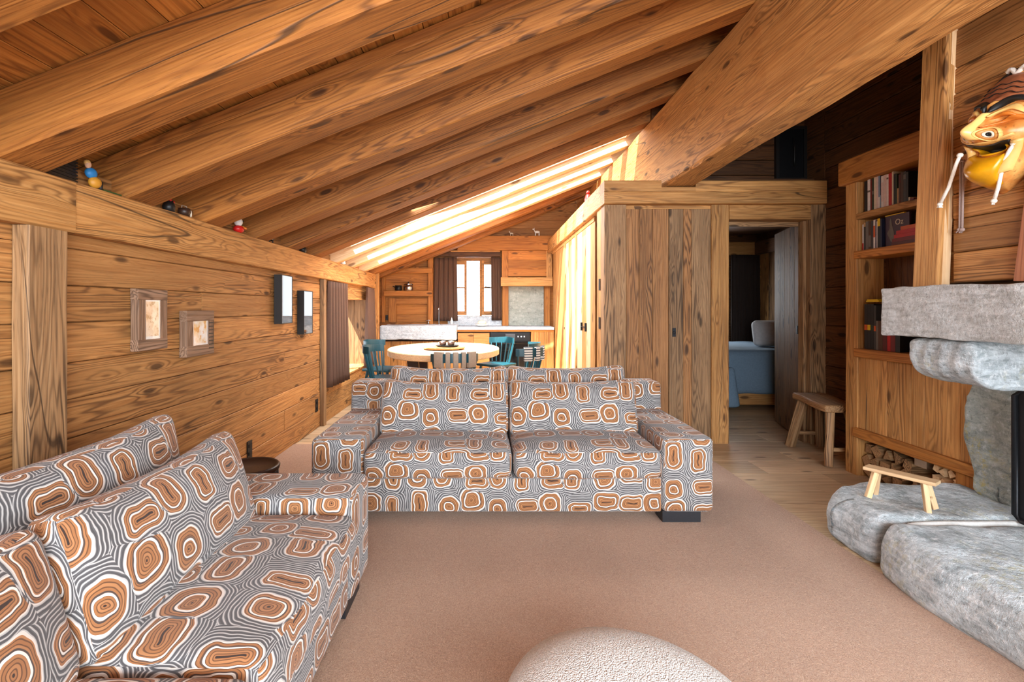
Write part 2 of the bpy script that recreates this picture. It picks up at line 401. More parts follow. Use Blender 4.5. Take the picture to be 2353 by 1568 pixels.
# ---- wall_left with the window niche (Y 5.6..7.36, Z .43..1.365)
wl = struct(boxes('wall_left', [(-2.1, -1.765, -2.9, 5.6, 0, 1.85), (-2.1, -1.765, 7.36, 7.75, 0, 1.85), (-2.1, -1.765, 5.6, 7.36, 0, .41), (-2.1, -1.765, 5.6, 7.36, 1.385, 1.85)], wd['wallY']))
zs = [0, .185, .36, .52, .70, .865, 1.02, 1.19, 1.345, 1.50, 1.66]
for i in range(len(zs)-1):
    cuts = [-2.8, R_.uniform(-1.0, .2), 1.92, R_.uniform(2.9, 4.4) if i % 3 == 1 else None, 5.27]
    cuts = [c for c in cuts if c is not None]
    for a, b in zip(cuts[:-1], cuts[1:]):
        box('plank', -1.765, -1.742+R_.uniform(-.002, .002), a+.001, b-.001, zs[i]+.0015, zs[i+1]-.0015, wd['wallY'], wl, .004, 'Y', 10, .0015)
for (z0, z1) in ((0, .14), (.14, .29), (.29, .41)):
    box('plank', -1.765, -1.742, 5.36, 7.66, z0+.001, z1-.001, wd['oakY'], wl, .003, 'Y')
for (z0, z1) in ((1.385, 1.52), (1.52, 1.66)):
    box('plank', -1.765, -1.742, 5.36, 7.66, z0+.001, z1-.001, wd['oakY'], wl, .003, 'Y')
box('plank', -1.765, -1.742, 5.36, 5.6, .41, 1.385, wd['oakZ' if 0 else 'oakX'], wl, .003, 'Z')
for (y0, y1) in ((7.36, 7.5), (7.5, 7.66)): box('plank', -1.765, -1.742, y0, y1, .41, 1.385, wd['oakX'], wl, .003, 'Z')
for (x0, x1) in ((-2.05, -1.92), (-1.92, -1.745)): box('reveal_board', x0+.001, x1-.001, 7.34, 7.36, .43, 1.365, wd['oldX'], wl, .003, 'Z')
box('reveal_board', -2.05, -1.745, 5.6, 5.62, .43, 1.365, wd['oldX'], wl, .003, 'Z')
box('sill_board', -2.06, -1.72, 5.6, 7.38, .405, .432, wd['oakX'], wl, .004, 'Y')
box('head_board', -2.06, -1.742, 5.6, 7.36, 1.365, 1.385, wd['oakX'], wl, .003, 'Y')
wn = struct(boxes('window_1', [(-2.10, -2.06, 5.6, 7.36, .43, .49), (-2.10, -2.06, 5.6, 7.36, 1.305, 1.365), (-2.10, -2.06, 5.6, 5.67, .49, 1.305), (-2.10, -2.06, 7.29, 7.36, .49, 1.305), (-2.10, -2.06, 6.44, 6.52, .49, 1.305)], wd['oakX']))
for (a, b) in ((5.67, 6.44), (6.52, 7.29)): boxes('pane', [(-2.084, -2.078, a, b, .49, 1.305)], M_glass, wn)
box('casing', -1.745, -1.70, 5.28, 5.36, 0, 1.552, wd['oldX'], wl, .003, 'Z')
# ---- posts and the long wall plate on the left
p = thing('post', 'weathered greyish square post under the left wall beam, dark split down its face', 'post', (-1.71, 1.921, 0))
box('timber', -.031, .035, -.088, .092, .012, 1.556, wd['oldX'], p, .006, 'Z', 20, .004)
pl = thing('wall_beam', 'long squared timber beam along the top of the left wall, nearest length with a butt joint', 'beam', (-1.8, 0, 1.66))
bar('timber', (-.01, -2.8, .005), (-.01, 2.051, .005), .262, .212, wd['oakX'], pl, .008, 46, .005)
pl2 = thing('wall_beam', 'long squared timber beam along the left wall, far length cracked and sunlit at its end', 'beam', (-1.8, 4.7, 1.66))
bar('timber', (-.012, -2.646, .003), (-.012, 3.0, .003), .262, .214, wd['oakX'], pl2, .008, 50, .005)
p = thing('post', 'slim pale upright post where the left beam meets the kitchen', 'post', (-1.70, 7.75, 0))
box('timber', -.04, .05, -.02, .06, 0, 2.02, wd['oakX'], p, .004, 'Z')
# ---- right wall
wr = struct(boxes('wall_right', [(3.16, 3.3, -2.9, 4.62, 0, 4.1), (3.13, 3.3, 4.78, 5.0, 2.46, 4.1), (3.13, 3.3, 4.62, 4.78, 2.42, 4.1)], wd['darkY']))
z = 0; i = 0
while z < 3.95:
    h = (.17, .2, .16, .19)[i % 4]
    for a, b in (((-2.8, 2.4), (2.4, 4.61)) if z > 2.3 else ((-2.8, 1.4), (3.86, 4.61))):
        box('plank', 3.13+R_.uniform(-.004, .003), 3.16, a, b-.001, z+.002, z+h-.002, wd['darkY'], wr, .008, 'Y', 12, .003)
    z += h; i += 1
# ---- gable wall above the closets, and its hatch
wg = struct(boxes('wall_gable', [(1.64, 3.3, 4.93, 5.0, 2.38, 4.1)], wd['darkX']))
z = 2.40
for i in range(9):
    box('plank', 1.92, 3.128, 4.905, 4.93, z+.002, z+.148, wd['darkX'], wg, .006, 'X', 6, .002); z += .15
# ---- kitchen walls
wk = struct(boxes('wall_kitchen', [(-2.3, -.68, 8.87, 9.0, 0, 2.9), (-.68, .24, 8.87, 9.0, 0, 1.0), (-.68, .24, 8.87, 9.0, 2.15, 3.2), (.24, 1.9, 8.87, 9.0, 0, 3.6)], wd['boardX']))
z = 2.50; i = 0
while z < 3.3:
    x0 = max(-2.0, (z-1.775-.20)/.4-1.68)
    box('plank', x0, 1.625, 8.85, 8.87, z+.001, z+.149, wd['wallX'], wk, .003, 'X'); z += .15
z = 1.02
for (z0, z1) in ((1.0, 1.14), (1.14, 1.28), (1.28, 1.43), (1.43, 1.56), (1.56, 1.70), (1.70, 1.84), (1.84, 1.98), (1.98, 2.12), (2.12, 2.26)):
    box('plank', max(-2.05, (z0-1.775-.3)/.4-1.68), -.70, 8.85, 8.87, z0+.001, z1-.001, wd['boardX'], wk, .003, 'X')
wkl = struct(boxes('wall_kitchen_left', [(-2.2, -2.06, 7.75, 8.9, 0, 2.1)], wd['boardX']))
for i in range(12): box('plank', -2.06, -2.04, 7.76, 8.86, i*.15+.001, i*.15+.149, wd['boardX'], wkl, .003, 'Y')
# ---- wall behind the camera, its unseen opening added to let in fill light
struct(boxes('wall_rear', [(-2.1, -1.35, -3.0, -2.9, 0, 2.3), (2.75, 3.3, -3.0, -2.9, 0, 4.1), (-1.35, 2.75, -3.0, -2.9, 0, .6), (-1.35, 2.75, -3.0, -2.9, 2.45, 4.1)], wd['wallX']))
# ---- roof: boards, rafters and three glazed bays
RF = [1.28-.65, 1.28, 1.932, 2.562, 3.225, 3.895, 4.52, 5.17, 5.83, 6.48, 7.13, 7.78, 8.43]
RF = [RF[0]-.65*3, RF[0]-.65*2, RF[0]-.65]+RF
bm = bmesh.new()
def slab(y0, y1, xa, xb, t0, t1):
    pts = []
    for (X, t) in ((xa, t0), (xb, t0), (xb, t1), (xa, t1)): pts.append((X, rz_(X)+t))
    a = [bm.verts.new((X, y0, Z)) for X, Z in pts]; b = [bm.verts.new((X, y1, Z)) for X, Z in pts]
    for k in range(4): bm.faces.new((a[k], a[(k+1) % 4], b[(k+1) % 4], b[k]))
    bm.faces.new(a); bm.faces.new(b)
SKY0, SKY1 = 5.17, 7.13
slab(-2.9, SKY0-.02, -2.1, 3.4, .262, .32); slab(SKY1+.02, 9.0, -2.1, 3.4, .262, .32)
slab(SKY0-.02, SKY1+.02, -2.1, -1.66, .262, .32); slab(SKY0-.02, SKY1+.02, 1.625, 3.4, .262, .32)
ce = struct(from_bm('ceiling', bm, wd['boardY']))
sl = math.atan(.4); cs = math.cos(sl)
def rboard(xa, xb, y0, y1, m=None):
    xm = (xa+xb)/2
    bar('board', (xm, y0, rz_(xm)+.250), (xm, y1, rz_(xm)+.250), (xb-xa)/cs-.003, .02, m or wd['boardX'], ce, .002, up=(-math.sin(sl), 0, math.cos(sl)))
x = -2.05; i = 0
while x < 1.75:
    w = (.135, .12, .15)[i % 3]; ys = R_.choice([[-2.8, .9, 5.15], [-2.8, 1.9, 5.15], [-2.8, 3.3, 5.15]])
    for a, b in zip(ys[:-1], ys[1:]): rboard(x, x+w, a+.001, b)
    rboard(x, x+w, 7.15, 8.85); x += w; i += 1
RW, RH = .20, .236
for k, yf in enumerate(RF):
    ym = yf-RW/2; w = RW if yf < 5.3 or yf > 7.5 else .13
    ym = yf-w/2; xa, xb = -1.97, 2.6
    m = wd['roofX'] if not 5.5 < yf < 7.4 else wd['pineX']  # paler wood paints in the glare on the rafters between the panes
    bar('rafter', (xa, ym, rz_(xa)+RH/2), (xb, ym, rz_(xb)+RH/2), w, RH*cs, m, ce, .007, 40, .0035, up=(-math.sin(sl), 0, math.cos(sl)))
bar('batten', (-1.97, 2.353, rz_(-1.97)+RH-.045), (2.5, 2.358, rz_(2.5)+RH-.02), .02, .055, wd['roofX'], ce, .004, 30, .006, up=(-math.sin(sl), 0, math.cos(sl)))
for k in range(len(RF)-1):
    a, b = RF[k], RF[k+1]-RW
    box('blocking', -1.97, -1.94, a-.01, b+.01, 1.76, 1.90, wd['darkX'], ce, .003, 'Y')
sk = struct(boxes('window_2', [(-1.66, -1.60, SKY0, SKY1, rz_(-1.6)+.235, rz_(-1.6)+.30)], wd['pineY']))
def slope_box(name, xa, xb, y0, y1, t0, t1, mat, par):
    global bm
    bm = bmesh.new(); slab(y0, y1, xa, xb, t0, t1); return from_bm(name, bm, mat, par)
for k in (7, 8, 9):
    a, b = RF[3+k]-.0, RF[4+k]-.13
    slope_box('pane', -1.60, 1.585, a, b, .135, .141, M_glass, sk)
    slope_box('sash', -1.60, 1.58, a-.002, a+.02, .11, .135, wd['pineX'], sk); slope_box('sash', -1.60, 1.58, b-.02, b, .11, .135, wd['pineX'], sk)
    slope_box('sash', 1.585, 1.625, a, b, .10, .31, wd['pineY'], sk)
# ---- the great roof beam
rb = thing('roof_beam', 'massive hewn purlin beam running overhead to the closet front', 'beam', (1.77, 0, 2.36))
bar('timber', (0, -2.85, .375), (0, 8.84, .375), .28, .75, wd['oldX'] if 0 else wd['oakX'], rb, .02, 90, .013)

# ================================================================= CLOSET BLOCK AND BEDROOM DOOR
hb = thing('header_beam', 'wide lintel beam over the closet doors and bedroom doorway, notched for the roof beam', 'beam', (2.08, 4.6, 2.2))
bar('timber', (-1.0, .02, .0525), (1.02, .02, .0525), .16, .105, wd['oldX'] if 0 else wd['oakX'], hb, .005, 24, .003)
bar('timber', (-1.0, .02, .156), (-.48, .02, .156), .16, .104, wd['oakX'], hb, .005, 8, .003)
bar('timber', (-.48, .02, .128), (-.17, .02, .128), .16, .046, wd['oakX'], hb, .004, 8, .003)
bar('timber', (-.17, .02, .156), (1.02, .02, .156), .16, .104, wd['oakX'], hb, .005, 14, .003)
hb2 = thing('header_beam', 'sunlit lintel beam over the side cupboards, running back to the kitchen', 'beam', (1.16, 6.6, 2.2))
bar('timber', (0, -1.9, .105), (0, 2.25, .105), .16, .21, wd['oakX'], hb2, .006, 24, .003)
cl = thing('closet', 'tall plank-fronted closet between the side cupboards and the bedroom door', 'closet', (1.7, 4.62, 0))
def loc(o, x, y, z=0): return (x-o.location.x, y-o.location.y, z-o.location.z)
box('post', 1.10-1.7, 1.30-1.7, -.01, .148, 0, 2.2, wd['oldX'], cl, .005, 'Z', 16, .003)
box('post', 2.085-1.7, 2.245-1.7, -.012, .12, 0, 2.2, wd['oakX'], cl, .005, 'Z', 16, .003)
box('head_rail', 1.30-1.7, 2.085-1.7, .01, .1, 2.165, 2.2, wd['oakX'], cl, .003, 'X')
def plank_door(par, name, xs, y, z0, z1, mats, axis='X', t=.025):
    """planks standing side by side; xs are plank edges along the axis"""
    d = None
    for i in range(len(xs)-1):
        m = mats[i % len(mats)]
        if axis == 'X': a = (xs[i]+.0008, xs[i+1]-.0008, y, y+t, z0, z1)
        else: a = (y, y+t, xs[i]+.0008, xs[i+1]-.0008, z0, z1)
        if d is None:
            d = bpy.data.objects.new(name, None); COL.objects.link(d); d.parent = par; d.empty_display_size = .05
        box('plank', *a, m, d, .003, 'Z', 10, .0012)
    return d
xs = [1.302, 1.42, 1.545, 1.693]; d1 = plank_door(cl, 'door', [q-1.7 for q in xs], .0, .01, 2.163, [wd['brown']])
xs = [1.697, 1.83, 1.905, 2.083]; d2 = plank_door(cl, 'door', [q-1.7 for q in xs], .0, .01, 2.163, [wd['brown2'], wd['brown'], wd['brown2']])
hp = boxes('handle', [(1.728-1.7, 1.758-1.7, -.006, 0, .985, 1.065)], M_black, d2)
tube('ring_pull', [(1.743-1.7+.010*math.cos(a/8*2*PI), -.008, 1.022+.014*math.sin(a/8*2*PI)) for a in range(9)], .003, M_black, cl, 6)
# door 1 : bedroom
df = struct(boxes('door_1', [(3.10, 3.14, 4.62, 4.72, 0, 2.2)], wd['oldX']))
box('jamb', 2.992, 3.135, 4.60, 4.74, 0, 2.2, wd['oldX'], df, .005, 'Z', 14, .003)
box('lintel', 2.245, 2.992, 4.60, 4.74, 2.065, 2.2, wd['oakX'], df, .005, 'X', 8, .003)
box('stop', 2.245, 2.98, 4.74, 4.76, 2.02, 2.10, wd['oldX'], df, .003, 'X')
box('stop', 2.962, 2.99, 4.66, 4.74, 0, 2.06, wd['oldX'], df, .003, 'Z')
ang = math.atan2(.76, .21)
leaf = bpy.data.objects.new('leaf', None); COL.objects.link(leaf); leaf.parent = df; leaf.location = (2.995, 4.75, 0); leaf.rotation_euler = (0, 0, ang)
for (a, b) in ((0, .12), (.12, .26), (.26, .42), (.42, .58), (.58, .78)):
    box('plank', a+.001, b-.001, -.02, .02, .012, 2.055, wd['oldX'], leaf, .003, 'Z', 10, .0015)
for (a, b) in ((0, .12),): boxes('hinge', [(a, a+.03, .02, .03, 1.0, 1.08)], M_black, leaf)
# ---- side cupboards (X = 1.14)
sc_ = thing('side_cupboard', 'row of tall sunlit plank cupboards leading to the kitchen', 'cupboard', (1.14, 6.5, 0))
def Y_(y): return y-6.5
box('corner_post', -.035, .10, Y_(4.775), Y_(4.95), 0, 2.2, wd['oakX'], sc_, .004, 'Z', 14, .002)
for z in (1.05, 1.42): boxes('hinge', [(-.042, -.034, Y_(4.80), Y_(4.85), z, z+.11)], M_black, sc_)
box('side_panel', .02, .06, Y_(4.96), Y_(5.19), 0, 2.2, wd['darkX'], sc_, .003, 'Z')  # dark board stands in for the shade of the recessed gap
box('head_rail', -.01, .05, Y_(5.2), Y_(8.4), 2.155, 2.2, wd['oakX'], sc_, .003, 'Y')
dA = plank_door(sc_, 'door', [Y_(q) for q in (5.2, 5.42, 5.65, 5.9, 6.2)], 0, .01, 2.153, [wd['oakX'], wd['pineX']], 'Y')
box('stile', -.012, .03, Y_(6.21), Y_(6.32), 0, 2.155, wd['oakX'], sc_, .004, 'Z')
dB = plank_door(sc_, 'door', [Y_(q) for q in (6.33, 6.6, 6.85, 7.07)], 0, .01, 2.153, [wd['pineX'], wd['oakX']], 'Y')
box('stile', -.012, .03, Y_(7.08), Y_(7.22), 0, 2.155, wd['oakX'], sc_, .004, 'Z')
dC = plank_door(sc_, 'door', [Y_(q) for q in (7.23, 7.5, 7.8, 8.1, 8.38)], 0, .01, 2.153, [wd['oakX']], 'Y')
hm = bmesh.new(); yy = Y_(5.75)
bxs(hm, -.022, -.014, yy-.12, yy+.12, 1.028, 1.038); bxs(hm, -.022, .0, yy+.11, yy+.13, .985, 1.08); bxs(hm, -.022, 0, yy-.13, yy-.11, .985, 1.08)
from_bm('handle', hm, M_black, dA)
boxes('handle', [(-.02, 0, Y_(7.09), Y_(7.12), .95, .98)], M_black, dB)
# ---- bedroom beyond the door
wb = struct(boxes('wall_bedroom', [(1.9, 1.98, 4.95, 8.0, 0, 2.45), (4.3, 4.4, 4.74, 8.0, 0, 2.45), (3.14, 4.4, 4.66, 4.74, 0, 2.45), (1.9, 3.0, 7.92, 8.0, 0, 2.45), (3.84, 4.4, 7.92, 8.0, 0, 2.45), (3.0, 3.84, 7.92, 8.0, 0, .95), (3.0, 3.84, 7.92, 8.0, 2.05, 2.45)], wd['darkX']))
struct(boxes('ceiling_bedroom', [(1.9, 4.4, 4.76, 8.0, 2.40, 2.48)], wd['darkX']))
for i, (y0, y1) in enumerate(((7.9, 7.55), (7.55, 7.2), (7.2, 6.8), (6.8, 6.4))): box('plank', 4.27, 4.3, y1+.002, y0-.002, 0, 2.1, wd['oldX'] if i % 2 else wd['oakX'], wb, .004, 'Z')
box('beam', 2.0, 4.3, 7.8, 7.92, 2.08, 2.28, wd['oakX'], wb, .005, 'X'); box('beam', 4.2, 4.3, 5.0, 7.8, 2.08, 2.28, wd['darkX'], wb, .005, 'Y')
boxes('latch', [(4.23, 4.27, 7.3, 7.32, .98, 1.06), (4.23, 4.24, 7.22, 7.32, 1.02, 1.03)], M_black, wb)
w3 = struct(boxes('window_3', [(3.0, 3.06, 7.92, 7.98, .95, 2.05), (3.78, 3.84, 7.92, 7.98, .95, 2.05), (3.0, 3.84, 7.92, 7.98, .95, 1.01), (3.0, 3.84, 7.92, 7.98, 1.99, 2.05), (3.4, 3.45, 7.93, 7.97, 1.01, 1.99), (3.06, 3.78, 7.94, 7.96, 1.32, 1.345), (3.06, 3.78, 7.94, 7.96, 1.66, 1.685)], wd['oakX']))
boxes('pane', [(3.06, 3.78, 7.948, 7.952, 1.01, 1.99)], M_glass, w3)
def curtain(name, label, p0, p1, ztop, zbot, folds, amp, mat, flare=0., group=None, n=96):
    """hanging pleated cloth between p0 and p1 (x,y); bottom widened by flare"""
    a = Vector((*p0, 0)); b = Vector((*p1, 0)); L = (b-a).length; t = (b-a)/L; nn = Vector((-t.y, t.x, 0))
    o0 = (a+b)/2; bm = bmesh.new(); rows = []; nz = 14
    rr = random.Random(int(L*1000)+folds)
    ph = [rr.uniform(0, 6) for _ in range(4)]
    for j in range(nz+1):
        v = j/nz; z = ztop+(zbot-ztop)*v; row = []
        for i in range(n+1):
            u = i/n
            s = (u-.5)*L*(1+flare*v)+.010*math.sin(u*folds*3.1+ph[0])*v
            d = amp*(.45+.55*v)*(math.sin(u*folds*2*PI+ph[1]+.5*math.sin(v*2+ph[2]))+.3*math.sin(u*folds*4*PI+ph[3]))
            p = t*s+nn*d+Vector((0, 0, z)); row.append(p)
        rows.append(row)
    th = .004
    F_ = [[bm.verts.new(p+nn*th) for p in r] for r in rows]; B_ = [[bm.verts.new(p-nn*th) for p in r] for r in rows]
    for j in range(nz):
        for i in range(n):
            bm.faces.new((F_[j][i], F_[j][i+1], F_[j+1][i+1], F_[j+1][i])); bm.faces.new((B_[j][i+1], B_[j][i], B_[j+1][i], B_[j+1][i+1]))
        for (i) in (0, n): bm.faces.new((F_[j][i], F_[j+1][i], B_[j+1][i], B_[j][i]))
    for j in (0, nz):
        for i in range(n): bm.faces.new((F_[j][i], F_[j][i+1], B_[j][i+1], B_[j][i]))
    o = from_bm(name, bm, mat, smooth=True, loc=(o0.x, o0.y, 0))
    return tag(o, label, 'curtain', group)
curtain('curtain', 'near-black long curtain beside the bedroom window, behind the bed', (3.80, 7.74), (4.24, 7.74), 2.07, .5, 7, .02, M_curtd)
bed = thing('bed', 'bed under a blue-grey linen cover seen through the bedroom doorway', 'bed', (2.95, 6.8, 0))
box('base', -.9, 1.0, -.72, .85, .07, .22, wd['oakX'], bed, .01, 'X')
from_bm('mattress', rbox(1.02, .8, .2, .06, 6, 6, 3), M_bed, bed, smooth=True, loc=(.12, .1, .48))
def bedfn(p):
    q = p.copy(); q.z += .012*noise.noise(Vector((p.x*4, p.y*4, 0)))
    if p.z < .1: q.y += .02*math.sin(p.x*14)*(.1-p.z)*3; q.x += .02*math.sin(p.y*11)*(.1-p.z)
    return q
from_bm('bedspread', rbox(1.04, .83, .27, .07, 28, 16, 6, bedfn), M_bed, bed, smooth=True, loc=(.12, .06, .47))
from_bm('corner_fold', rbox(.06, .05, .24, .04, 3, 3, 6, lambda p: Vector((p.x*(1.5-p.z*2.2), p.y*(1.3-p.z*2), p.z))), M_bed, bed, smooth=True, loc=(.0-.03, -.80, .30))
def pillowfn(hx, hz, k=.5):
    def fn(p):
        u = abs(p.x)/hx; v = abs(p.z)/hz
        f = (1-k)+k*(1-min(1, u)**3)*(1-min(1, v)**3)
        return Vector((p.x*(1-.04*(1-v*v)*0), p.y*f, p.z))
    return fn
pw = from_bm('pillow', rbox(.3, .10, .17, .06, 8, 4, 8, pillowfn(.3, .17, .5)), M_pillow, smooth=True, loc=(3.86, 6.62, .915), rot=(-.30, 0, -.15))
tag(pw, 'pale grey pillow standing on the blue-grey bed', 'pillow')
ht = thing('wall_hatch', 'black iron-latched hatch high on the gable wall in the dark corner', 'hatch', (2.98, 4.89, 2.75))
boxes('panel', [(-.135, .135, -.01, .012, -.25, .26)], M_black, ht)
boxes('frame', [(-.15, -.12, -.025, .012, -.26, .27), (.12, .15, -.025, .012, -.26, .27), (-.12, .12, -.025, .012, .24, .27), (-.12, .12, -.025, .012, -.26, -.23)], M_ink, ht)
tube('latch', [(0.02, -.02, .15), (.02, -.035, .05), (.02, -.035, -.05), (.03, -.02, -.12)], .008, M_ink, ht)

# ================================================================= CARPET, SOFAS
def cfn(p): return p
cp = box('carpet', -1.742, 1.85, -2.75, 4.55, .0, .012, M_carpet, None, .003, 'Y')
tag(cp, 'large plain brown wool carpet covering the living area floor', 'carpet')
def wr_(p, a, s, seed=0):
    v = noise.noise_vector(Vector((p.x*s+seed, p.y*s, p.z*s))); return p+v*a
def make_sofa(label, loc_, rz, group='ring patterned two seat sofas'):
    t = thing('sofa', label, 'sofa', loc_, rz, group)
    HW = 1.1575; AW = .30
    from_bm('base', rbox(HW-AW+.0, .50, .098, .012, 6, 4, 1), M_fab, t, smooth=True, loc=(0, .515, .162))
    for s in (-1, 1):
        from_bm('arm', rbox(AW/2, .53, .215, .035, 3, 8, 3, lambda p: wr_(p, .004, 3)), M_fab, t, smooth=True, loc=(s*(HW-AW/2), .53, .277))
    from_bm('backrest', rbox(HW, .115, .31, .03, 12, 2, 4, lambda p: Vector((p.x, p.y+p.z*.10, p.z))), M_fab, t, smooth=True, loc=(0, .955, .375))
    for s in (-1, 1):
        for yy in (.09, .96): boxes('foot', [(s*(HW-.18)-.11, s*(HW-.18)+.11, yy-.06, yy+.06, 0, .066)], M_foot, t)
    W2 = (HW-AW)/2
    for s in (-1, 1):
        def fn(p, s=s):
            u = p.x/(W2-.006); v = p.y/.37
            q = p.copy()
            if p.z > 0: q.z += .03*(1-u**4)*(1-v**4)-.008
            if p.y < -.3: q.y -= .012*(1-u**4)
            return wr_(q, .006, 3.4, s*5)
        from_bm('seat_cushion', rbox(W2-.005, .385, .088, .045, 12, 10, 3, fn), M_fab, t, smooth=True, loc=(s*W2, .365, .348))
    for s in (-1, 1):
        def fn(p, s=s):
            u = abs(p.x)/(W2-.01); v = abs(p.z)/.19
            q = p.copy(); f = .42+.62*(1-min(1, u)**3.2)*(1-min(1, v)**3.2)
            q.y = p.y*f
            if p.z > 0: q.z -= .03*(1-u*u)*v
            return wr_(q, .010, 3.6, s*9+2)
        o = from_bm('back_cushion', rbox(W2-.012, .095, .185, .05, 12, 4, 8, fn), M_fab, t, smooth=True, loc=(s*W2*.985, .445, .585), rot=(-.30, 0, 0))
        o = from_bm('back_cushion', rbox(W2-.010, .085, .19, .05, 12, 4, 8, fn), M_fab, t, smooth=True, loc=(s*W2*.96, .685, .645), rot=(-.18, 0, 0))
    return t
make_sofa('ring patterned fabric sofa facing the camera in the middle of the room', (.1565, 2.86, .012), 0)
make_sofa('ring patterned fabric sofa along the left wall, in the left foreground', (-.526, 1.1225, .012), PI/2)
# ---- pebble stool in the foreground
def peb(p):
    q = Vector((p.x, p.y, p.z)); th = math.atan2(p.y, p.x)
    k = 1+.05*math.cos(th-.6); q.x *= k; q.y *= k; return q
bm = bmesh.new(); bmesh.ops.create_uvsphere(bm, u_segments=64, v_segments=32, radius=1)
for v in bm.verts:
    x, y, z = v.co; rr = math.hypot(x, y)
    zz = math.copysign(abs(z)**.8, z); v.co = Vector((x*.335, y*.30, zz*.2 if z > 0 else zz*.19))
    v.co = peb(v.co)
    v.co.z += v.co.x*-.05
o = from_bm('pouf', bm, M_boucle, smooth=True, loc=(.345, 1.17, .207), rot=(0, 0, -.5))
tag(o, 'rounded white boucle pouf shaped like a pebble, in the foreground on the carpet', 'pouf')
# ---- dark pot beside the sofa
bk = thing('basket', 'round dark brown lidded drum between the left sofa and the wall', 'basket', (-1.37, 2.9, .012))
lathe('body', [(.12, 0), (.145, .05), (.158, .14), (.16, .22), (.150, .29), (.02, .29)], M_darkw, bk, 40)
lathe('lid', [(.02, .292), (.150, .292), (.166, .300), (.170, .318), (.160, .328), (.150, .322), (.142, .312), (.02, .314)], M_darkw, bk, 40)
for k in range(28):
    a = 2*PI*k/28; tube('rib', [(.147*math.cos(a), .147*math.sin(a), .05), (.162*math.cos(a), .162*math.sin(a), .18), (.155*math.cos(a), .155*math.sin(a), .285)], .005, M_darkw, bk, 5)
# ================================================================= LEFT WALL: pictures, sockets, curtains
def picture(label, y0, y1, z0, z1, depth, fw, mat, inner, matw=.0, group=None, cat='picture'):
    yc, zc = (y0+y1)/2, (z0+z1)/2; a, b = (y1-y0)/2, (z1-z0)/2
    t = thing('picture_frame', label, cat, (-1.74, yc, zc), 0, group)
    box('frame_bar', 0, depth, -a, a, b-fw, b, mat, t, .002, 'Y'); box('frame_bar', 0, depth, -a, a, -b, -b+fw, mat, t, .002, 'Y')
    box('frame_bar', 0, depth, -a, -a+fw, -b+fw, b-fw, mat, t, .002, 'Z'); box('frame_bar', 0, depth, a-fw, a, -b+fw, b-fw, mat, t, .002, 'Z')
    boxes('print', [(.002, depth-.006, -a+fw, a-fw, -b+fw, b-fw)], inner, t)
    boxes('glass', [(depth-.004, depth-.003, -a+fw, a-fw, -b+fw, b-fw)], M_glass, t)
    return t
def art(name, c1, c2, c3, sc):
    g = G(name); tc = g.n('ShaderNodeTexCoord').outputs['Object']
    n = g.noise(tc, sc, 4, .6); z = g.sep(tc)[2]
    col = g.mix(g.rng(n, .42, .58), c1, c2); col = g.mix(g.math('MULTIPLY', g.rng(g.noise(tc, sc*2.2, 3), .55, .6), .8), col, c3)
    return g.fin(col, .7)
M_art1 = art('sepia_drawing', lin(236, 220, 198), lin(222, 196, 164), lin(186, 150, 112), 14)
M_art2 = art('snowy_print', lin(242, 240, 236), lin(226, 202, 160), lin(220, 160, 84), 11)
M_art3 = art('dark_photo', lin(70, 66, 60), lin(96, 88, 78), lin(150, 140, 110), 12)
p1 = picture('tall brown wooden picture frame with a pale sepia sheet, nearest on the left wall', 2.453, 2.678, 1.036, 1.345, .04, .055, wd['greyX'], M_art1)
boxes('mount', [(.0342, .0352, -.058, .058, -.1, -.085), (.0342, .0352, -.058, .058, .092, .1), (.0342, .0352, -.058, -.050, -.085, .092), (.0342, .0352, .050, .058, -.085, .092)], M_white, p1)
p2 = picture('squarish grey-brown wooden picture frame, second along the left wall', 2.846, 3.128, .967, 1.234, .045, .062, wd['greyX'], M_art2)
boxes('mount', [(.0392, .0402, -.079, .079, -.072, -.06), (.0392, .0402, -.079, -.068, -.06, .072), (.0392, .0402, .066, .079, -.06, .072)], M_white, p2)
for i in range(8): boxes('notch', [(.0445, .0465, .084, .136, .055-.022*i, .062-.022*i)], M_ink, p2)
def blackframe(label, y0, y1, z0, z1, rz=0):
    yc, zc = (y0+y1)/2, (z0+z1)/2; a, b = (y1-y0)/2, (z1-z0)/2
    t = thing('picture_frame', label, 'picture', (-1.74+(.006 if rz else 0), yc, zc), rz)
    boxes('frame', [(0, .063, -a, a, b-.006, b), (0, .063, -a, a, -b, -b+.006), (0, .063, -a, -a+.006, -b+.006, b-.006), (0, .063, a-.006, a, -b+.006, b-.006)], M_ink, t)
    boxes('print', [(.002, .05, -a+.006, a-.006, -b+.006, b-.006)], M_art3, t)
    boxes('glass', [(.058, .061, -a+.006, a-.006, -b+.006, b-.006)], M_glassr, t)
gr = G('reflective_glass'); 
M_glassr = gr.m; gr.b.inputs['Base Color'].default_value = (.04, .04, .04, 1); gr.b.inputs['Roughness'].default_value = .03; gr.b.inputs['Specular IOR Level'].default_value = 1.0; gr.b.inputs['IOR'].default_value = 1.9
blackframe('deep black box frame behind reflecting glass, the larger of the two black ones', 4.10, 4.35, 1.118, 1.525, .035)
blackframe('deep black box frame behind reflecting glass, smaller one next to the curtain', 4.632, 4.867, 1.004, 1.411)
def socket(label, y, z, h=.07):
    t = thing('wall_socket', label, 'socket', (-1.742, y, z))
    boxes('plate', [(0, .008, -.035, .035, -h/2, h/2)], M_ink, t)
    for s in (-1, 1): boxes('insert', [(.008, .012, -.022, .022, s*h*.22-.012, s*h*.22+.012)], M_black, t)
socket('black double wall socket above the brown drum', 3.69, .205, .13)
socket('black wall socket beside the curtain post, behind the patterned sofa', 5.16, .245, .13)
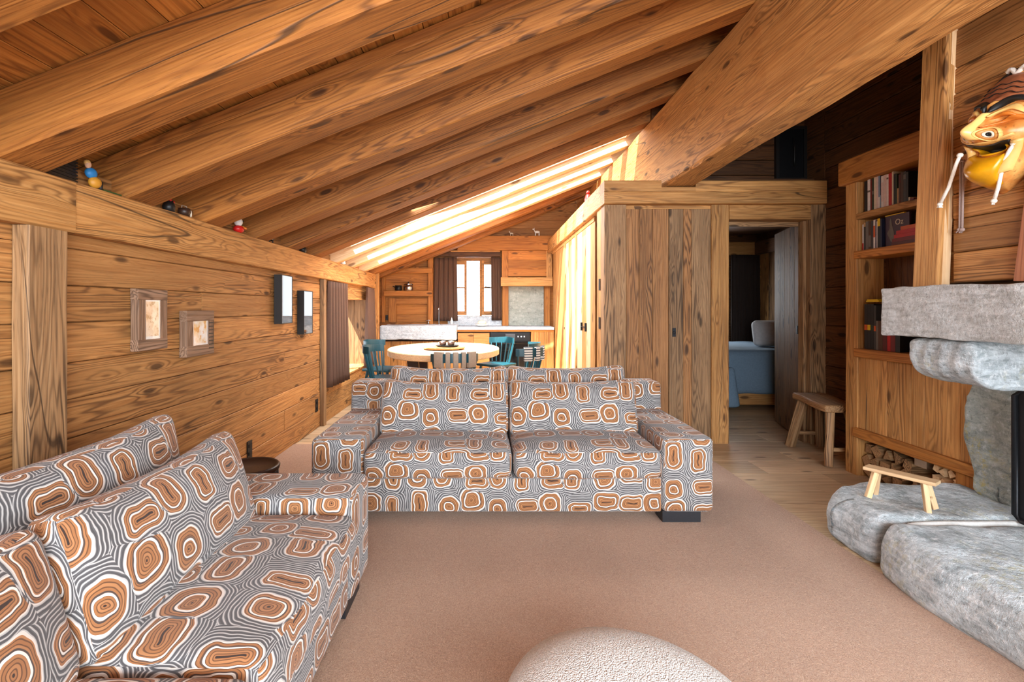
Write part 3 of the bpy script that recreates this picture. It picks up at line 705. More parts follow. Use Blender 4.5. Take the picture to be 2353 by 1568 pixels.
curtain('curtain', 'brown pleated curtain at the near side of the left window niche', (-1.69, 5.42), (-1.665, 6.05), 1.54, .39, 7, .034, M_curt, .10)
curtain('curtain', 'brown pleated curtain at the far side of the left window niche', (-1.66, 7.02), (-1.66, 7.42), 1.54, .42, 5, .03, M_curt, .35)

# ================================================================= FIGURINES ON THE BEAMS
def fig(name, label, loc_, parts, rz=0, cat='figurine', group=None):
    t = thing(name, label, cat, loc_, rz, group)
    for (nm, kind, mat, *a) in parts:
        if kind == 'e':
            (cx, cy, cz), (rx, ry, rzz) = a; bm = bmesh.new(); bmesh.ops.create_uvsphere(bm, u_segments=14, v_segments=9, radius=1)
            for v in bm.verts: v.co = Vector((v.co.x*rx+cx, v.co.y*ry+cy, v.co.z*rzz+cz))
            from_bm(nm, bm, mat, t, smooth=True)
        elif kind == 't': tube(nm, a[0], a[1], mat, t, 8)
        elif kind == 'b': boxes(nm, [a[0]], mat, t)
        elif kind == 'l': lathe(nm, a[0], mat, t, 16)
    return t
ZP = 1.773
t = thing('carved_chalet', 'small black shingled model hut on the left beam between the first rafters', 'model hut', (-1.80, 2.06, ZP), .1)
boxes('wall', [(-.07, .07, -.17, .055, 0, .13)], M_ink, t)
for i in range(9): boxes('shingle', [(.068, .075, -.17+.0, .06, .008+i*.0135, .016+i*.0135)], M_black, t)
bm = bmesh.new()
for s in (-1, 1): bmesh.ops.create_cube(bm, size=1, matrix=Matrix.Translation((s*.035, -.055, .148)) @ Matrix.Rotation(s*.45, 4, 'Y') @ Matrix.Diagonal((.09, .25, .012, 1)))
from_bm('roof', bm, M_black, t)
fig('figurine', 'seated figurine in a blue top with fair hair, beside the black model hut', (-1.715, 2.185, ZP), [
    ('head', 'e', M_skin, (0, -.02, .098), (.012, .013, .017)), ('hair', 'e', M_maskl, (-.002, -.022, .106), (.013, .014, .013)), ('top', 'e', M_blue, (0, -.006, .064), (.018, .026, .024)),
    ('trousers', 'e', M_ochre, (.004, .008, .026), (.020, .028, .026)), ('legs', 't', M_ink, [(0, .01, .045), (.005, .035, .03), (.008, .03, .0)], .009)], -.2)
boxes_ = boxes('felt_strip', [(-1.80, -1.70, 2.23, 2.34, ZP, ZP+.006)], M_green); tag(boxes_, 'strip of green felt on the left beam beside the seated figurine', 'felt')
fig('figurine', 'dark little figurine with pink flowers on the left beam between second and third rafters', (-1.72, 2.72, ZP), [
    ('body', 'l', M_ink, [(.028, 0), (.032, .03), (.02, .06), (.004, .065)]), ('flower', 'e', lambda_ if False else M_red, (.015, -.01, .062), (.008, .008, .008)), ('flower', 'e', M_red, (.012, .02, .056), (.007, .007, .007)), ('leaf', 'e', M_green, (.01, .005, .05), (.012, .012, .008))])
fig('figurine', 'small brown basket figurine next to the dark one with pink flowers', (-1.72, 2.86, ZP), [
    ('body', 'l', M_darkw, [(.025, 0), (.034, .025), (.03, .045), (.004, .05)]), ('handle', 't', M_beige, [(0, -.03, .03), (0, -.02, .06), (0, .02, .06), (0, .03, .03)], .003), ('trim', 'e', M_cream, (.02, .03, .02), (.006, .006, .02))])
fig('figurine', 'white-headed red-bodied bird figurine on the left beam between the fourth rafters', (-1.705, 3.46, ZP), [
    ('body', 'e', M_red, (0, .0, .022), (.035, .042, .028)), ('head', 'e', M_white, (0, -.005, .072), (.028, .032, .032)), ('beak', 'e', M_maskor, (.012, .06, .038), (.012, .03, .010)),
    ('eye', 'e', M_ink, (.026, .012, .078), (.004, .005, .005)), ('collar', 'e', M_ochre, (0, .018, .042), (.026, .022, .008))])
fig('figurine', 'black goat figurine low on the left beam, fifth gap between rafters', (-1.72, 4.02, ZP), [
    ('body', 'e', M_ink, (0, 0, .035), (.018, .045, .02)), ('head', 'e', M_ink, (0, .05, .055), (.012, .018, .012)), ('leg', 't', M_ink, [(0, -.03, .03), (0, -.03, 0)], .006), ('leg', 't', M_ink, [(0, .03, .03), (0, .03, 0)], .006), ('horn', 't', M_ink, [(0, .055, .062), (0, .045, .08)], .003)])
fig('figurine', 'black carved figurine on the left beam, sixth gap between rafters', (-1.72, 4.72, ZP), [
    ('body', 'l', M_ink, [(.03, 0), (.035, .03), (.02, .06), (.004, .07)]), ('head', 'e', M_ink, (0, .03, .07), (.012, .02, .012))])
fig('figurine', 'white angel figurine standing on the sunlit end of the left beam', (-1.70, 5.98, ZP), [
    ('body', 'l', M_white, [(.034, 0), (.028, .03), (.014, .06), (.003, .065)]), ('head', 'e', M_white, (0, 0, .075), (.016, .016, .017)), ('wing', 'e', M_white, (-.01, -.03, .045), (.006, .03, .02)), ('wing', 'e', M_white, (-.01, .03, .045), (.006, .03, .02))])
fig('figurine', 'small red and white bird figurine at the far end of the left beam', (-1.70, 6.58, ZP), [
    ('body', 'e', M_red, (0, 0, .028), (.022, .045, .024)), ('wing', 'e', M_white, (.014, -.005, .036), (.010, .04, .014)), ('tail', 'e', M_ink, (0, .055, .042), (.006, .03, .006)), ('head', 'e', M_white, (0, -.04, .042), (.013, .015, .013))])
def goat(label, x, s, mat, dz=0):
    y = 8.72; z = 2.503
    ps = [('body', 'e', mat, (0, 0, .075*s), (.05*s, .018*s, .024*s)), ('neck', 't', mat, [(-.04*s, 0, .08*s), (-.06*s, 0, .12*s)], .011*s), ('head', 'e', mat, (-.068*s, 0, .125*s), (.02*s, .009*s, .011*s)), ('horn', 't', mat, [(-.055*s, 0, .13*s), (-.045*s, 0, .15*s)], .004*s)]
    for q in (-.038, -.026, .03, .04): ps.append(('leg', 't', mat, [(q*s, 0, .07*s), (q*s, 0, 0)], .0055*s))
    fig('goat_figurine', label, (x, y, z), ps)
goat('pale goat figurine at the right end of the kitchen ledge', .905, .95, M_white)
goat('pale little animal figurine in the middle of the kitchen ledge', .46, .6, M_cream)
goat('white little animal figurine leftmost on the kitchen ledge', -.03, .55, M_white)
fig('figurine', 'bright red figurine on the sunlit header beam below the rafters', (1.15, 5.6, 2.412), [('body', 'l', M_red, [(.035, 0), (.04, .05), (.025, .10), (.004, .12)]), ('head', 'e', M_red, (0, 0, .13), (.02, .02, .022))])

# ================================================================= BOOKCASE AND LOG NICHE (X = 2.77 plane)
bc = thing('bookcase', 'built-in timber bookcase with open shelves over vertical boards and a log niche', 'bookcase', (2.77, 3.2, 0))
def by(y): return y-3.2
box('side_stile', 0, .21, by(3.73), by(3.85), 0, 2.19, wd['oakX'], bc, .006, 'Z', 20, .004)
box('side_stile', .0, .21, by(2.52), by(2.60), .0, 2.19, wd['oakX'], bc, .004, 'Z')
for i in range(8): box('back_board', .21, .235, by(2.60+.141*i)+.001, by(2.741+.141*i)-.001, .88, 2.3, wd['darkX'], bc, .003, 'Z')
box('header', -.035, .22, by(2.52), by(3.875), 2.19, 2.372, wd['boardX'], bc, .006, 'Y', 12, .003)
box('shelf', -.005, .21, by(2.60), by(3.73), 1.908, 1.952, wd['oakX'], bc, .003, 'Y')
box('shelf', -.012, .21, by(2.60), by(3.745), 1.616, 1.674, wd['boardX'], bc, .003, 'Y')
box('shelf', -.012, .21, by(2.60), by(3.745), .884, .949, wd['boardX'], bc, .003, 'Y')
ys = [2.60, 2.71, 2.83, 2.93, 3.05, 3.17, 3.27, 3.37, 3.47, 3.56, 3.65, 3.73]
for a, b in zip(ys[:-1], ys[1:]): box('front_board', .012, .035, by(a)+.001, by(b)-.001, .358, .884, wd['oakX'], bc, .003, 'Z')
box('rail', -.022, .04, by(2.60), by(3.745), .290, .358, wd['boardX'], bc, .006, 'Y', 12, .004)
box('niche_side', .0, .33, by(2.60), by(2.95), 0, .29, wd['boardX'], bc, .003, 'Z')
# logs
def log(y, z, r, seed, mat, shape=3, x0=0., rot=None):
    rr = random.Random(seed); n = shape; a0 = rr.uniform(0, 2*PI) if rot is None else rot
    bm = bmesh.new(); pts = []
    for k in range(n):
        a = a0+2*PI*k/n+rr.uniform(-.25, .25); q = r*rr.uniform(.88, 1.12); pts.append((q*math.cos(a), q*math.sin(a)))
    A = [bm.verts.new((0, py, pz)) for py, pz in pts]; M = [bm.verts.new((.15, py*1.03+rr.uniform(-.003, .003), pz*1.02)) for py, pz in pts]; B = [bm.verts.new((.29, py, pz)) for py, pz in pts]
    for P, Q in ((A, M), (M, B)):
        for k in range(n): bm.faces.new((P[k], P[(k+1) % n], Q[(k+1) % n], Q[k]))
    bm.faces.new(A); bm.faces.new(B)
    o = from_bm('firewood_log', bm, mat, loc=(2.80+x0, y, z)); o.rotation_euler = (0, rr.uniform(-.03, .03), rr.uniform(-.05, .05)); return o
M_logend = wd['greyX']
cols = [3.69, 3.61, 3.52, 3.43, 3.34, 3.25]
k = 0
lay = [(3.685, .045, .052, 3), (3.60, .045, .055, 4), (3.515, .04, .05, 3), (3.43, .045, .054, 4), (3.34, .04, .05, 3), (3.255, .045, .055, 4), (3.17, .04, .05, 3), (3.09, .04, .045, 4), (3.02, .04, .045, 3),
       (3.68, .125, .05, 4), (3.60, .13, .052, 3), (3.52, .125, .053, 4), (3.43, .13, .05, 3), (3.345, .125, .055, 4), (3.26, .12, .05, 4), (3.18, .12, .045, 3), (3.10, .11, .04, 4), (3.03, .11, .04, 4),
       (3.675, .21, .05, 4), (3.59, .215, .052, 4), (3.42, .215, .062, 3), (3.50, .205, .045, 3), (3.32, .20, .05, 4), (3.12, .175, .035, 4), (3.06, .17, .035, 4), (3.00, .175, .03, 4),
       (3.13, .243, .032, 4), (3.07, .238, .034, 3), (3.015, .243, .03, 4), (2.975, .215, .026, 3)]
ORD = ['first', 'second', 'third', 'fourth', 'fifth', 'sixth', 'seventh', 'eighth', 'ninth']
rowc = {}
for (y, z, r, n) in lay:
    far = y < 3.15
    o = log(y, z+.004, r*.92, k*13+5, wd['pineX'] if far else wd['oldX'], n, R_.uniform(0, .02)); k += 1
    rw = 'bottom' if z < .08 else 'middle' if z < .15 else 'top'
    q = rowc.get((rw, far), 0); rowc[(rw, far)] = q+1
    if far: tag(o, 'small orange-brown split log, %s from the left in the %s row of the right-hand heap' % (ORD[q], rw), 'firewood', 'small split logs at the near end of the niche')
    else: tag(o, 'grey-brown split log, %s from the left in the %s row of the niche stack' % (ORD[q], rw), 'firewood', 'split logs stacked in the bookcase niche')
t = thing('metal_tin', 'pale grey metal box lying on the logs in the niche', 'tin', (2.80, 3.22, .225))
boxes('body', [(0, .12, -.045, .045, 0, .045)], M_steel, t); boxes('lid', [(-.004, .124, -.049, .049, .045, .055)], M_steel, t)
tag(boxes('newspaper', [(2.79, 2.93, 3.04, 3.30, .283-.002, .2875)], M_white), 'folded white paper lying on top under the niche rail', 'paper')

# ---- books
BC = dict(black=lin(26, 26, 28), white=lin(214, 206, 198), red=lin(176, 24, 26), darkred=lin(110, 26, 24), navy=lin(30, 34, 58), green=lin(40, 52, 34), cream=lin(206, 190, 164), blue=lin(120, 140, 160), pink=lin(206, 180, 172),
          tan=lin(176, 140, 96), brown=lin(74, 48, 34), grey=lin(104, 96, 88), purple=lin(62, 42, 58), yellow=lin(216, 176, 20), maroon=lin(86, 24, 20), orange=lin(196, 84, 30), darkgrey=lin(52, 50, 50))
BM = {k: plain('book_cover_'+k, v, .5, var=.12, bs=40) for k, v in BC.items()}
def book(label, y1, w, z, h, depth, col, band=None, x=2.795, lean=0., group=None):
    """standing book, spine to -X; y1 its far side"""
    t = thing('book', label, 'book', (x, y1-w/2, z), 0, group); t.rotation_euler = (lean, 0, 0); h -= .012
    c = .0022
    boxes('cover', [(0, depth, -w/2+.0004, -w/2+c, 0, h), (0, depth, w/2-c, w/2-.0004, 0, h), (0, c, -w/2+c, w/2-c, 0, h)], BM[col], t)
    boxes('pages', [(c, depth-.004, -w/2+c, w/2-c, .003, h-.003)], M_cream, t)
    if band:
        bc_, z0, z1 = band; boxes('spine_band', [(-.0008, 0.0001, -w/2+.001, w/2-.001, z0*h, z1*h)], BM[bc_], t)
    return t
y = 3.69
row = [('black', .031, .27, None, 'tall black book leftmost on the top shelf'), ('white', .026, .275, ('grey', .6, .66), 'slim white book second from the left on the top shelf'), ('darkred', .016, .272, None, 'thin dark red book third from the left on the top shelf'),
       ('green', .018, .275, ('grey', .5, .6), 'thin dark green book on the top shelf, right of the dark red one'), ('cream', .022, .277, None, 'cream paperback on the top shelf beside the dark green book'), ('pink', .018, .276, None, 'thin pinkish paperback on the top shelf beside the cream one'),
       ('blue', .016, .28, ('white', .0, .35), 'thin pale blue book on the top shelf'), ('navy', .009, .275, ('blue', 0, .4), 'very thin navy book on the top shelf right of the pale blue one'), ('white', .022, .268, ('pink', .2, .8), 'white book on the top shelf, right of the navy one'), ('pink', .026, .27, None, 'wide pale pink book in the middle of the top shelf'),
       ('white', .018, .268, ('grey', .85, .9), 'white book on the top shelf touching the bright red one'), ('red', .028, .27, None, 'thick bright red book on the top shelf'), ('cream', .014, .275, None, 'thin cream book just right of the bright red one'), ('black', .017, .255, None, 'black book right of the thin cream one on the top shelf'),
       ('green', .012, .25, None, 'narrow dark green book in the shaded part of the top shelf'), ('tan', .013, .15, None, 'short tan book in the shaded part of the top shelf'), ('maroon', .018, .24, ('brown', .1, .7), 'maroon book right of the short tan one on the top shelf'), ('brown', .02, .25, None, 'brown book next to the maroon one on the top shelf'),
       ('darkgrey', .022, .25, ('grey', .75, .9), 'dark grey book near the wooden post on the top shelf'), ('black', .018, .24, None, 'black book right of the dark grey one on the top shelf'), ('cream', .012, .07, None, 'tiny cream booklet beside the post on the top shelf'), ('darkred', .03, .06, None, 'small dark red box-like book by the post on the top shelf')]
for (c, w, h, b, lab) in row: book(lab, y, w*.98, 1.953, h-.03, .15, c, b); y -= w
y = 3.71
row = [('white', .014, .25, ('red', 0, .28), 'thin white book with a red foot, leftmost on the second shelf'), ('darkgrey', .02, .26, ('tan', .85, 1.), 'dark grey book with a tan top band on the second shelf'), ('grey', .026, .265, None, 'grey-brown book on the second shelf'), ('brown', .024, .262, ('grey', .1, .5), 'brown book with grey spine patch on the second shelf'), ('darkgrey', .022, .262, None, 'charcoal book on the second shelf left of the white one'),
       ('white', .018, .265, ('orange', .4, .8), 'thin white and orange book on the second shelf'), ('purple', .011, .26, None, 'very thin purple book on the second shelf'), ('white', .008, .25, None, 'very thin white booklet on the second shelf'), ('black', .026, .268, ('yellow', .74, 1.), 'black book with a yellow top on the second shelf'), ('navy', .014, .262, None, 'thin navy book on the second shelf beside the cover-out one')]
for (c, w, h, b, lab) in row: book(lab, y, w*.98, 1.675, h-.045, .15, c, b); y -= w
# cover-out purple book lettered Oz, with a pale leg shaped picture
t = thing('book', 'large dark purple book standing cover-out, lettered Oz with a pale boot shape', 'book', (2.815, y-.105, 1.675))
boxes('cover', [(0, .014, -.10, .10, 0, .215)], BM['purple'], t)
boxes('pages', [(.003, .012, -.098, .098, .215, .2155)], M_cream, t); boxes('yellow_edge', [(-.001, .0145, -.06, .10, .2155, .222)], BM['yellow'], t)
bm = bmesh.new(); P = [(.052, .20), (.060, .18), (.060, .13), (.082, .095), (.062, .06), (.050, .035), (.034, .03), (.022, .05), (.024, .10), (.040, .15), (.046, .19)]
A = [bm.verts.new((-.0015, a, b)) for a, b in P]; B = [bm.verts.new((.0, a, b)) for a, b in P]
bm.faces.new(A); bm.faces.new(B)
for k in range(len(P)): bm.faces.new((A[k], A[(k+1) % len(P)], B[(k+1) % len(P)], B[k]))
from_bm('boot_print', bm, BM['grey'], t)
def text(name, s, size, mat, parent, loc_, rot, ext=.0006):
    cu = bpy.data.curves.new(name, 'FONT'); cu.body = s; cu.size = size; cu.extrude = ext; cu.align_x = 'CENTER'
    tmp = bpy.data.objects.new(name, cu); me = bpy.data.meshes.new_from_object(tmp); me.materials.clear(); bpy.data.objects.remove(tmp)
    return link(name, me, mat, parent, loc_, rot)
text('title', 'Oz', .055, BM['cream'], t, (-.001, -.02, .145), (PI/2, 0, -PI/2))
zz = 1.675
for i, (c, l, lab) in enumerate([('maroon', .205, 'maroon book lying flat at the bottom of the red pile on the second shelf'), ('darkred', .20, 'dark red book lying flat, second from the bottom of the pile'), ('red', .185, 'bright red book lying flat in the middle of the pile'), ('red', .165, 'bright red shorter book lying flat fourth in the pile'), ('orange', .13, 'orange-red small book on top of the lying pile')]):
    t = thing('book', lab, 'book', (2.79, 3.335-(.205-l)/2-.0, zz)); h = .024
    boxes('cover', [(0, .17, -l/2, l/2, 0, .002), (0, .17, -l/2, l/2, h-.002, h), (0, .003, -l/2, l/2, .002, h-.002)], BM[c], t)
    boxes('pages', [(.003, .166, -l/2+.003, l/2-.003, .002, h-.002)], M_cream, t); zz += h+.0006
y = 3.69
row = [('black', .03, .34, ('orange', .42, .54), 'tall black volume leftmost on the low shelf, orange label'), ('black', .03, .34, ('yellow', .42, .54), 'tall black volume second on the low shelf, yellow label'), ('black', .03, .34, ('green', .42, .54), 'tall black volume third on the low shelf, green label'), ('darkgrey', .02, .33, ('orange', .42, .54), 'tall charcoal volume fourth on the low shelf, orange label'),
       ('grey', .02, .22, None, 'grey paperback on the low shelf half behind the stone mantel'), ('brown', .04, .22, None, 'brown book on the low shelf under the stone mantel'), ('maroon', .04, .21, None, 'maroon book on the low shelf under the stone mantel'), ('red', .028, .21, None, 'bright red book on the low shelf under the stone mantel'),
       ('darkred', .04, .21, None, 'dark red book on the low shelf next to the bright red one'), ('black', .04, .2, None, 'black book nearest on the low shelf, by the stone corbel')]
for (c, w, h, b, lab) in row: book(lab, y, w*.98, .950, h, .15, c, b); y -= w
t = thing('book', 'yellow booklet lying on top of the tall black volumes', 'book', (2.80, 3.62, 1.2925))
boxes('cover', [(0, .14, -.06, .06, 0, .012), (.0, .12, -.05, .05, .012, .02)], BM['yellow'], t)

# ================================================================= FIREPLACE
def rock(name, hx, hy, hz, r, loc_, mat, parent, amp=.02, fr=3., seed=0, n=22, fn=None, rot=None):
    def f(p):
        q = p.copy()
        if fn: q = fn(q)
        s = Vector((q.x+seed*3.3, q.y+seed, q.z-seed))
        v = noise.noise_vector(s*fr)*amp+noise.noise_vector(s*fr*3.1)*amp*.45+noise.noise_vector(s*fr*9)*amp*.16
        return q+v
    d = max(hx, hy, hz); nn = [max(3, int(n*h/d)) for h in (hx, hy, hz)]
    return from_bm(name, rbox(hx, hy, hz, r, *nn, f, 5), mat, parent, smooth=True, loc=loc_, rot=rot)
hs = thing('hearth_stone', 'rough grey stone slab of the hearth, far rounded end with the tiny bench on it', 'stone', (2.315, 2.67, 0))
def far(p):
    q = p.copy(); a = max(0, -p.x/.46); b = p.y/.275
    q.x += .05*max(0, p.z/.118)**2*a+.15*max(0, b)**2*a
    q.y -= .08*max(0, b)*a**3
    if b < 0: q.y += .03*a**4
    return q
rock('slab', .46, .270, .118, .06, (0, .0, .115), M_stone, hs, .018, 3.2, 2, 46, far)
hs2 = thing('hearth_stone', 'long rough grey stone slab of the hearth, nearest, running out of frame', 'stone', (2.325, 1.1, 0))
def near(p):
    q = p.copy()
    if p.x < 0: q.x += .05*max(0, p.z/.118)**1.5*(-p.x/.53)
    if p.y > 1.0 and p.x < 0: q.x += .05*((p.y-1.0)/.28)**3*(-p.x/.53)
    return q
rock('slab', .53, 1.27, .118, .05, (.02, 0.0, .115), M_stone, hs2, .022, 2.6, 9, 96, near)
def mortar():
    bm = bmesh.new(); pts = [(1.955, 2.385, .17), (1.99, 2.385, .195), (2.04, 2.386, .208), (2.15, 2.388, .214), (2.35, 2.388, .216), (2.6, 2.388, .217), (2.75, 2.388, .216)]
    return tube_bm(bm, pts, [.012, .016, .018, .017, .016, .016, .014], 10)
tag(from_bm('mortar_joint', mortar(), M_mortar, smooth=True), 'white mortar joint between the two hearth stones', 'mortar')
pi_ = thing('fireplace_pillar', 'rough upright stone pillar with yellow lichen carrying the mantel corbel', 'stone pillar', (2.9, 2.66, .22))
rock('stone', .20, .15, .34, .035, (.0, .0, .33), M_stone3, pi_, .03, 3.4, 4, 26, lambda p: Vector((p.x+.02*math.sin(p.z*9)*0, p.y+.035*math.sin(p.z*8+1)*(1 if p.y > 0 else .2), p.z)))
cb = thing('corbel', 'grey stone corbel with a rounded ribbed end under the mantel', 'stone corbel', (2.60, 2.49, .98))
def corb(p):
    q = p.copy(); u = (p.x+.36)/.72           # 0 at room end
    v = (p.z+.115)/.23
    if u < .7: q.x += (1-v)**4*.15*(1-u/.7)
    q.x += .005*math.sin(p.y*80+p.z*25)*max(0, 1-u*3)
    return q
rock('stone', .36, .17, .113, .035, (0, 0, .0), M_stone3 if 0 else M_stone, cb, .012, 4, 6, 40, corb)
mt = thing('mantel', 'thick rough-faced pale stone mantel slab', 'mantel', (2.42, 1.7, 1.226))
rock('slab', .22, 1.10, .130, .012, (0, 0, 0), M_stone2, mt, .014, 3.4, 12, 90)
boxes('firebox_back', [(2.95, 3.1, .4, 2.5, .23, 1.1)], M_ink)['kind'] = 'structure'
bpy.data.objects['firebox_back'].name = 'wall_firebox'
fs = thing('fire_screen', 'black iron fire screen at the right edge of the picture', 'fire screen', (2.53, 1.9, .232))
tube('frame', [(0, -.5, .01), (0, .46, .01), (0, .49, .03), (0, .49, .60), (0, .46, .63), (0, -.5, .63)], .013, M_black, fs, 8)
boxes('mesh_panel', [(.002, .008, -.5, .48, .015, .625)], M_black, fs)
# timber chimney breast
wc = struct(boxes('wall_chimney', [(2.415, 3.1, .2, 2.60, 1.38, 3.3), (2.45, 3.1, 2.58, 2.72, 1.38, 3.3)], wd['wallY']))
z = 1.38; i = 0
while z < 3.3:
    h = (.15, .17, .13, .19)[i % 4]
    box('plank', 2.392+R_.uniform(-.003, .002), 2.415, .2, 2.555, z+.0015, z+h-.0015, wd['wallY'], wc, .006, 'Y', 10, .003); z += h; i += 1
box('end_board', 2.45, 3.1, 2.72, 2.74, 1.38, 3.3, wd['darkX'], wc, .003, 'Z')
cpst = thing('post', 'tall square timber post standing on the stone mantel, reaching the roof beam', 'post', (2.37, 2.665, 1.357))
bar('timber', (-.008, 0, 0), (.0, -.055, 1.40), .150, .048, wd['oakX'], cpst, .006, 24, .003, up=(1, 0, 0))
bar('side_strip', (.012, -.068, 0), (.020, -.123, 1.40), .016, .046, wd['pineX'], cpst, .003, up=(1, 0, 0))  # paler wood paints the lit near side of the post
lb = bar('leaning_board', (2.345, 2.135, 1.363), (2.372, 2.10, 1.83), .16, .022, wood('reddish_board', lin(170, 104, 72), lin(140, 78, 50), lin(188, 124, 90), 'X', contrast=.3, crack=0, knots=0), None, .003, up=(1, 0, 0))
tag(lb, 'reddish-brown board leaning on the mantel against the wall, cut by the right picture edge', 'board')

# ---- carved mask on the chimney wall
mk = thing('wooden_mask', 'large carved and painted wooden mask with rope cords hung on the plank wall', 'mask', (2.39, 2.235, 2.03))
mk.rotation_euler = (math.radians(11), 0, 0)
# mask frame: u = towards the camera (-Y), v = up, n = out of the wall (-X)
def mp(u, v, n): return Vector((-n, -u, v))
def hgt(u, v):
    r2 = (u/.185)**2+((v-.01)/.26)**2
    b = .115*max(0, 1-r2)**.5
    b += .085*math.exp(-((u-.0)/.05)**2-((v-.00)/.05)**2)            # nose
    b += .035*math.exp(-((u)/.03)**2-((v-.05)/.07)**2)
    for s in (-1, 1):
        b += .030*math.exp(-((u-s*.075)/.05)**2-((v-.075)/.022)**2)   # lids
        b += .045*math.exp(-((u-s*.085)/.05)**2-((v+.005)/.045)**2)    # cheeks
        b -= .018*math.exp(-((u-s*.075)/.04)**2-((v-.045)/.012)**2)
    b += .03*math.exp(-((v-.125-.02*math.sin(u*30))/.02)**2)*max(0, 1-r2)
    b += .055*math.exp(-(u/.09)**2-((v+.18)/.06)**2)                 # chin
    b -= .06*math.exp(-(u/.085)**4-((v+.072-.25*u*u*8*.3)/.018)**2)      # mouth
    return max(b, -.02)
bm = bmesh.new(); rows = []; NR, NA = 34, 72
for i in range(NR+1):
    rr = (i/NR)**.8; row = []
    for k in range(NA):
        a = 2*PI*k/NA; u = .185*rr*math.cos(a); v = .01+(.25 if math.sin(a) > 0 else .275)*rr*math.sin(a)
        u *= 1-.5*max(0, -math.sin(a))*rr
        row.append(bm.verts.new(mp(u, v, .02+hgt(u, v))))
    rows.append(row)
row = [bm.verts.new(mp(.172*math.cos(2*PI*k/NA)*(1-.5*max(0, -math.sin(2*PI*k/NA))), .01+.25*math.sin(2*PI*k/NA), .002)) for k in range(NA)]; rows.append(row)
for i in range(len(rows)-1):
    for k in range(NA):
        try: bm.faces.new((rows[i][k], rows[i][(k+1) % NA], rows[i+1][(k+1) % NA], rows[i+1][k]))
        except ValueError: pass
bm.faces.new(rows[-1]); bmesh.ops.remove_doubles(bm, verts=bm.verts, dist=1e-5)
from_bm('face', bm, M_mask, mk, smooth=True)
def patch(name, fuv, mat, th=.006, nu=24, nv=8, lift=.004, smooth=True):
    """thin raised painted piece lying on the carved face"""
    bm = bmesh.new(); A = []; B = []
    for i in range(nu+1):
        ra, rb2 = [], []
        for j in range(nv+1):
            u, v = fuv(i/nu, j/nv); e = math.sin(PI*j/nv)**.5
            n0 = .02+hgt(u, v)
            ra.append(bm.verts.new(mp(u, v, n0+lift+th*e))); rb2.append(bm.verts.new(mp(u, v, n0-.004)))
        A.append(ra); B.append(rb2)
    for i in range(nu):
        for j in range(nv):
            bm.faces.new((A[i][j], A[i+1][j], A[i+1][j+1], A[i][j+1])); bm.faces.new((B[i][j], B[i][j+1], B[i+1][j+1], B[i+1][j]))
        for j in (0, nv): bm.faces.new((A[i][j], A[i+1][j], B[i+1][j], B[i][j]))
    for i in (0, nu):
        for j in range(nv): bm.faces.new((A[i][j], A[i][j+1], B[i][j+1], B[i][j]))
    return from_bm(name, bm, mat, mk, smooth=smooth)
for s in (-1, 1):
    patch('brow', lambda a, b, s=s: (s*(.008+.165*a), .098+.045*math.sin(a*PI*1.05)*(1-.35*a)+(b-.5)*.034*(1-.45*a)), M_ink, .012)
    patch('eyelid', lambda a, b, s=s: (s*(.022+.105*a), .066+.034*math.sin(a*PI)+(b-.5)*.024*math.sin(PI*(.1+.8*a))), M_maskl, .012)
    patch('eye', lambda a, b, s=s: (s*(.028+.085*a), .052+.020*math.sin(a*PI)+(b-.5)*.02*math.sin(PI*a)), M_maskor, .006)
    patch('cheek_fold', lambda a, b, s=s: (s*(.03+.13*a), .022+.030*math.sin(a*PI*.9)+(b-.5)*.022*math.sin(PI*(.1+.8*a))), M_maskor, .014)
    # ringed nostril-like boss
    cu, cv = s*.055, -.012
    for (r0, r1, m, lf) in ((.030, .036, M_maskl, .012), (.016, .030, M_mask, .009), (.010, .017, M_cream, .011), (.0, .010, M_ink, .008)):
        patch('boss_ring' if r0 else 'pupil', lambda a, b, r0=r0, r1=r1, cu=cu, cv=cv: (cu+(r0+(r1-r0)*b)*math.cos(2*PI*a), cv+(r0+(r1-r0)*b)*math.sin(2*PI*a)*.85), m, .004, 28, 3, lf)
patch('nose', lambda a, b: ((b-.5)*(.030+.035*(a)**2), .085-.115*a), M_maskl, .018, 18, 10)
patch('crown', lambda a, b: ((a-.5)*.335*(1-.62*b**2.2), .135+.115*b+(.02-.24*(1-b))*((a-.5)**2)), M_maskb, .007, 30, 12)
for q in range(3): patch('wrinkle', lambda a, b, q=q: ((a-.5)*.20, .168+.02*q-.05*(a-.5)**2+.004*math.sin(a*20)+(b-.5)*.005), M_ink, .014, 24, 3)
patch('mouth', lambda a, b: ((a-.5)*.20, -.068+.05*(2*(a-.5))**2*.6+(b-.5)*.030*(1-(2*a-1)**4)), M_ink, .004, 24, 6)
patch('lip', lambda a, b: ((a-.5)*.23, -.046+.05*(2*(a-.5))**2*.6+(b-.5)*.010), M_maskl, .010, 24, 4)
patch('teeth', lambda a, b: ((a-.5)*.15, -.092+.03*(2*(a-.5))**2+(b-.5)*.016), M_yel, .022, 18, 5)
patch('tongue', lambda a, b: ((a-.5)*(.16-.05*b*b), -.104-.135*b+.02*(2*(a-.5))**2), M_yel, .034, 18, 12)
for s in (-1, 1): patch('jaw', lambda a, b, s=s: (s*(.090+.04*b-.035*a), -.055-.13*a+.02*b), M_maskl, .014, 12, 8)
tube('hair_band', [mp(.17*math.sin(a*2.4-1.2), .01+.262*math.cos(a*2.4-1.2), .045) for a in [i/16 for i in range(17)]], .010, M_ink, mk, 8)
rr = random.Random(5)
tube('topknot', [mp(-.05+.012*i, .265+.012*math.sin(i*1.3), .06) for i in range(8)], .010, M_rope, mk, 8)
